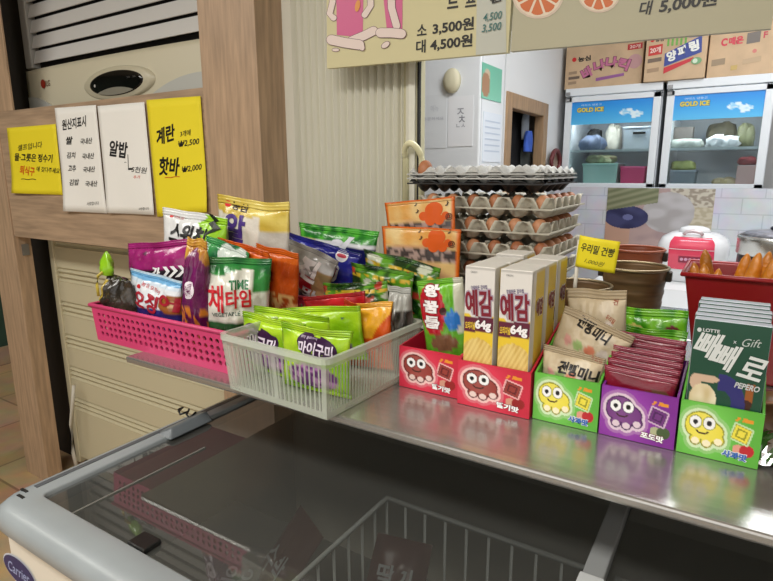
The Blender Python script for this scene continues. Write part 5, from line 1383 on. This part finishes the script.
ob = mk('round_magnet', vv, mg.f, mat('cream_disc', (214, 206, 176), .5, noise_amt=.05), None, smooth=True, base=(mc.x, wy0, mc.z)); tag(ob, 'oval cream disc hanging on the white refrigerator', 'disc')
# green poster on its side
def xs_(px, py): 
    d = ray(px, py); return EYE+d*((wx1)/d.x)
A_, B_, C_ = xs_(482, 62), xs_(502, 66), xs_(482, 98)
gp = root('green_leaflet', 'small teal leaflet with a brown picture on the refrigerator side facing the kitchen', 'leaflet', (wx1+.002, A_.y, C_.z))
box_part('leaflet_sheet', wx1+.001, wx1+.003, A_.y, B_.y-.004, C_.z, A_.z, mat('leaflet_teal', (110, 190, 164), .6), gp)
S = Flat((wx1+.003, A_.y, A_.z), (0, B_.y-.004-A_.y, 0), (0, 0, C_.z-A_.z))
picture(gp, S, lambda s, t: (170, 130, 100) if inel(s, t, .18, .6, .22, .34) else ((206, 186, 160) if inel(s, t, .25, .3, .14, .16) else mixc((110, 190, 164), (130, 204, 176), t)), 20, 24)
nA, nC = xs_(483, 118), xs_(500, 150)
nl = root('printed_list', 'white printed list in faint lines under the teal leaflet', 'list', (wx1+.002, nA.y, nC.z))
box_part('list_sheet', wx1+.001, wx1+.003, nA.y, nC.y, nC.z-.06, nA.z+.03, mat('list_paper', (226, 232, 240), .7), nl)
S = Flat((wx1+.003, nA.y, nA.z+.03), (0, nC.y-nA.y, 0), (0, 0, nC.z-.06-nA.z-.03))
for k in range(6): patch(nl, S, [(.08, .16+.12*k), (.92, .16+.12*k), (.92, .19+.12*k), (.08, .19+.12*k)], (196, 206, 222), 'printed_line', 2)
# clothes hanging inside the doorway
def cloth(name, label, px, py0, py1, X, w, d, col, sd, cat):
    dd0 = ray(px, py0); p0 = EYE+dd0*(X/dd0.x); dd1 = ray(px, py1); z1_ = (EYE+dd1*(X/dd1.x)).z
    n = 26; v = []; f = []; m_ = 14
    for k in range(m_+1):
        q = k/m_; z = p0.z+(z1_-p0.z)*q; ww = w*(.35+.65*min(1, q*3))*(1-.15*q)
        for j in range(n):
            a = 2*PI*j/n; k_ = 1+.22*noise.noise(Vector((math.cos(a)*2, math.sin(a)*2, q*2+sd)))+.08*math.sin(a*5+sd)
            v.append((X+d/2*math.cos(a)*k_, p0.y+ww/2*math.sin(a)*k_, z))
    for k in range(m_):
        for j in range(n): f.append((k*n+j, k*n+(j+1) % n, (k+1)*n+(j+1) % n, (k+1)*n+j))
    f += [tuple(range(n))[::-1], tuple(m_*n+j for j in range(n))]
    o = mk(name, v, f, mat(name, col, .85, noise_amt=.2), None, smooth=True, base=(X, p0.y, z1_)); tag(o, label, cat)
    return p0
cloth('black_jacket', 'black jacket hanging inside the kitchen doorway', 517, 104, 178, -1.19, .34, .10, (22, 22, 26), 3, 'jacket')
cloth('grey_scarf', 'grey white cloth hanging in front of the black jacket', 526, 110, 140, -1.112, .10, .03, (126, 132, 140), 5, 'cloth')
cloth('blue_bag_hanging', 'bright blue printed bag hanging at the doorway over dark clothes', 529, 131, 152, -1.085, .14, .03, (60, 96, 190), 7, 'bag')
cloth('dark_cloth', 'long dark green grey cloth hanging below the blue bag', 526, 140, 182, -1.128, .16, .03, (62, 68, 66), 9, 'cloth')
rr_ = xs_(557, 160)
ring_ = MB().tube([(KX+.035+.0, 3.60+.09*math.cos(2*PI*k/24), H+.045+.075*math.sin(2*PI*k/24)) for k in range(24)], .014, 8, True)
rh = root('red_ringed_basket', 'round basket with a red rim hanging on the kitchen wall beside the freezer', 'basket', (KX+.035, 3.60, H-.03))
ring_.build('red_rim', mat('ring_red', (104, 40, 42), .5), rh, smooth=True)
MB().lathe((0, 0, 0), [(.001, 0), (.088, .0)], 24).v
v = []; f = []; n = 24
for r, e in ((.001, .0), (.04, .002), (.075, .012), (.088, .03)):
    for j in range(n): a = 2*PI*j/n; v.append((KX+.004+e, 3.60+r*math.cos(a), H+.045+r*.83*math.sin(a)))
for i in range(3):
    for j in range(n): f.append((i*n+j, i*n+(j+1) % n, (i+1)*n+(j+1) % n, (i+1)*n+j))
mk('basket_bowl', v, f, mat('bowl_tan', (150, 130, 116), .7), rh, smooth=True)
# ================================================================== SIGNS
def sign(label, xl, yl, xr, yr, Y, ztop, col):
    A, B = at(xl, yl, Y), at(xr, yr, Y)
    R = root('menu_sign', label, 'menu sign', (A+B)/2, None)
    h = ztop-A.z; U = B-A; V = Vector((U.z, 0, -U.x)).normalized()*h
    T = Flat(A-V, U, V)
    c_ = [T.P(0, 1), T.P(1, 1), T.P(1, 0), T.P(0, 0)]; v = c_+[p+Vector((0, .012, 0)) for p in c_]
    R = R; T_ = mk('sign_board', v, [(0, 1, 2, 3), (7, 6, 5, 4), (0, 4, 5, 1), (1, 5, 6, 2), (2, 6, 7, 3), (3, 7, 4, 0)], mat('sign_vinyl', col, .5), R)
    T.inv = lambda px, py: ((lambda p: ((p-T.A).dot(U)/U.length_squared, (p-T.A).dot(V)/V.length_squared))(at(px, py, Y)))
    return T_, T
CREAM = (212, 204, 160)
R, T = sign('cream hanging menu sign with seated pink figures and two black prices', 327, 68.5, 508, 52.5, 1.125, H+.62, CREAM)
def poly(pts, col, lev=2, nm='figure_picture'): return patch(R, T, [T.inv(*p) for p in pts], col, nm, lev)
def oval(cx_, cy_, rx, ry, rot=0, n=22): return [(cx_+rx*math.cos(2*PI*k/n)*math.cos(rot)-ry*math.sin(2*PI*k/n)*math.sin(rot), cy_+rx*math.cos(2*PI*k/n)*math.sin(rot)+ry*math.sin(2*PI*k/n)*math.cos(rot)) for k in range(n)]
SK = (232, 214, 206); OL = (110, 70, 84); PKS = (212, 100, 146)
def limb(pts, r, lev):
    q = []
    for i in range(len(pts)-1):
        for k in range(5): q.append((pts[i][0]+(pts[i+1][0]-pts[i][0])*k/4, pts[i][1]+(pts[i+1][1]-pts[i][1])*k/4))
    for col, rr, l in ((OL, r+.5, lev), (SK, r, lev+1)):
        L_ = []; R_ = []; N_ = len(pts)
        for i, p in enumerate(pts):
            a = pts[max(0, i-1)]; b = pts[min(N_-1, i+1)]; dx, dy = b[0]-a[0], b[1]-a[1]; dl = math.hypot(dx, dy)
            L_.append((p[0]-dy/dl*rr, p[1]+dx/dl*rr)); R_.append((p[0]+dy/dl*rr, p[1]-dx/dl*rr))
        def cap(c0, c1, p):
            a0 = math.atan2(c0[1]-p[1], c0[0]-p[0]); return [(p[0]+rr*math.cos(a0-PI*k/6), p[1]+rr*math.sin(a0-PI*k/6)) for k in range(1, 6)]
        poly(L_+cap(L_[-1], R_[-1], pts[-1])+R_[::-1]+cap(R_[0], L_[0], pts[0]), col, l)
poly([(336, -40), (364, -40), (363, 33), (352, 36.5), (337, 35)], PKS, 2)
poly([(379.5, -40), (403, -40), (402.5, 30), (387, 30)], PKS, 2)
limb([(330, -40), (333, 2), (330, 14), (334, 18)], 3, 3); limb([(370, -40), (371, 6), (365, 15)], 3, 3)
limb([(374, 31), (364, 36), (352, 41)], 4.3, 4); limb([(332, 40), (346, 43), (360, 45)], 4.8, 6); poly(oval(362, 47, 3.4, 4.4, -.5), OL, 6.2); poly(oval(362, 47, 2.9, 3.9, -.5), SK, 6.5)
poly(oval(336, 50, 4, 2), OL, 3); poly(oval(336, 50, 3.5, 1.5), SK, 3.5)
poly(oval(358, 6, 2.5, 6, .2), (226, 150, 70), 5)
limb([(391, -40), (392, 8), (397, 26)], 3.6, 4); limb([(381, 33), (392, 33), (402, 34)], 4.6, 6); poly(oval(386, 45, 5, 3, -.6), OL, 5); poly(oval(386, 45, 4.4, 2.5, -.6), SK, 5.5)
def wr(txt, cx_, cy_, wp, hp_, col, bold=.03, rot=0, shear=.0, lev=2, nm='price_lettering'):
    s, t = T.inv(cx_, cy_); s0, _ = T.inv(cx_-wp/2, cy_); s1, _ = T.inv(cx_+wp/2, cy_); _, t0 = T.inv(cx_, cy_-hp_/2); _, t1 = T.inv(cx_, cy_+hp_/2)
    write(R, T, txt, s, t, s1-s0, t1-t0, col, bold, rot, shear, nm, lev=lev)
BKs = (30, 28, 26)
wr('소', 422, 30, 9.5, 11, BKs, .02); wr('3,500원', 453, 26.5, 41, 13.5, BKs, .03, 1)
wr('대', 421, 46.5, 9.5, 13, BKs, .02); wr('4,500원', 451, 43, 42, 13.5, BKs, .03, 1)
wr('드', 453, 2, 11, 13, BKs, .03); wr('프', 471, 1, 11, 12, BKs, .03)
poly([(478, -60), (505.5, -60), (506.5, 52.4), (476, 55)], (196, 198, 186), 2, 'covering_patch')
TL = (70, 120, 116)
wr('4,500', 493, 17, 18.5, 9, TL, .01, 2, .2, 6, 'handwriting'); wr('3,500', 492, 28, 19.5, 9, TL, .01, 2, .2, 6, 'handwriting'); wr('원', 496, -1, 11, 8, BKs, .05, 8, 0, 6)
R, T = sign('cream hanging menu sign with orange slice pictures and one black price', 510.5, 51.5, 771, 28.5, 1.10, H+.62, (182, 177, 150))
for cx_, cy_, rx, ry in ((538, -6, 26, 25), (599, -8, 22, 21)):
    poly(oval(cx_, cy_, rx, ry), (216, 196, 176), 2, 'orange_slice_picture'); poly(oval(cx_, cy_, rx*.92, ry*.92), (232, 214, 190), 3, 'orange_slice_picture')
    for k in range(9):
        a = 2*PI*k/9+.2; pts = []
        for q, b in ((.12, 0), (.80, -.29), (.84, -.15), (.85, 0), (.84, .15), (.80, .29)): pts.append((cx_+rx*q*math.cos(a+b), cy_+ry*q*math.sin(a+b)))
        poly(pts, (206, 104, 40), 4, 'orange_slice_picture')
wr('대', 646, 8, 13, 14, BKs, .02, -1, .1); wr('5,000원', 688, 2.5, 58, 16, BKs, .03, 2, .1)
# ================================================================== LIGHT
def area(name, loc, sx, sy, power, col, rot=(0, 0, 0)):
    l = bpy.data.lights.new(name, 'AREA'); l.shape = 'RECTANGLE'; l.size = sx; l.size_y = sy; l.energy = power; l.color = col
    o = bpy.data.objects.new(name, l); COL.objects.link(o); o.location = loc; o.rotation_euler = rot; return o
area('dining_light', (-.5, -.55, 2.44), 1.3, .35, 38, (1, .975, .92))
area('dining_light', (-2.4, -.5, 2.44), 1.3, .35, 30, (1, .975, .92))
area('dining_light', (.8, -1.5, 2.44), 1.3, .35, 18, (1, .975, .92))
area('hall_light', (-3.4, 2.6, 2.44), .6, .6, 14, (1, .92, .8))
area('kitchen_light', (-.1, 1.75, 2.46), 1.2, .3, 33, (.96, .98, 1))
area('kitchen_light', (.3, 3.0, 2.46), 1.2, .3, 15, (.96, .98, 1))
area('front_fill_light', (-.6, -2.5, 1.25), 2.4, 1.7, 16, (.97, .98, 1), (math.radians(90), 0, 0))  # added fill from behind the camera, no real source known there
w = bpy.data.worlds.new('world'); SC.world = w; w.use_nodes = True
w.node_tree.nodes['Background'].inputs[0].default_value = (.9, .92, 1, 1); w.node_tree.nodes['Background'].inputs[1].default_value = .15
SC.view_settings.view_transform = 'Standard'; SC.view_settings.look = 'None'; SC.view_settings.gamma = 1; SC.view_settings.use_curve_mapping = False
SC.view_settings.exposure = -0.22
SC.cycles.max_bounces = 8; SC.cycles.transparent_max_bounces = 24; SC.cycles.use_denoising = True
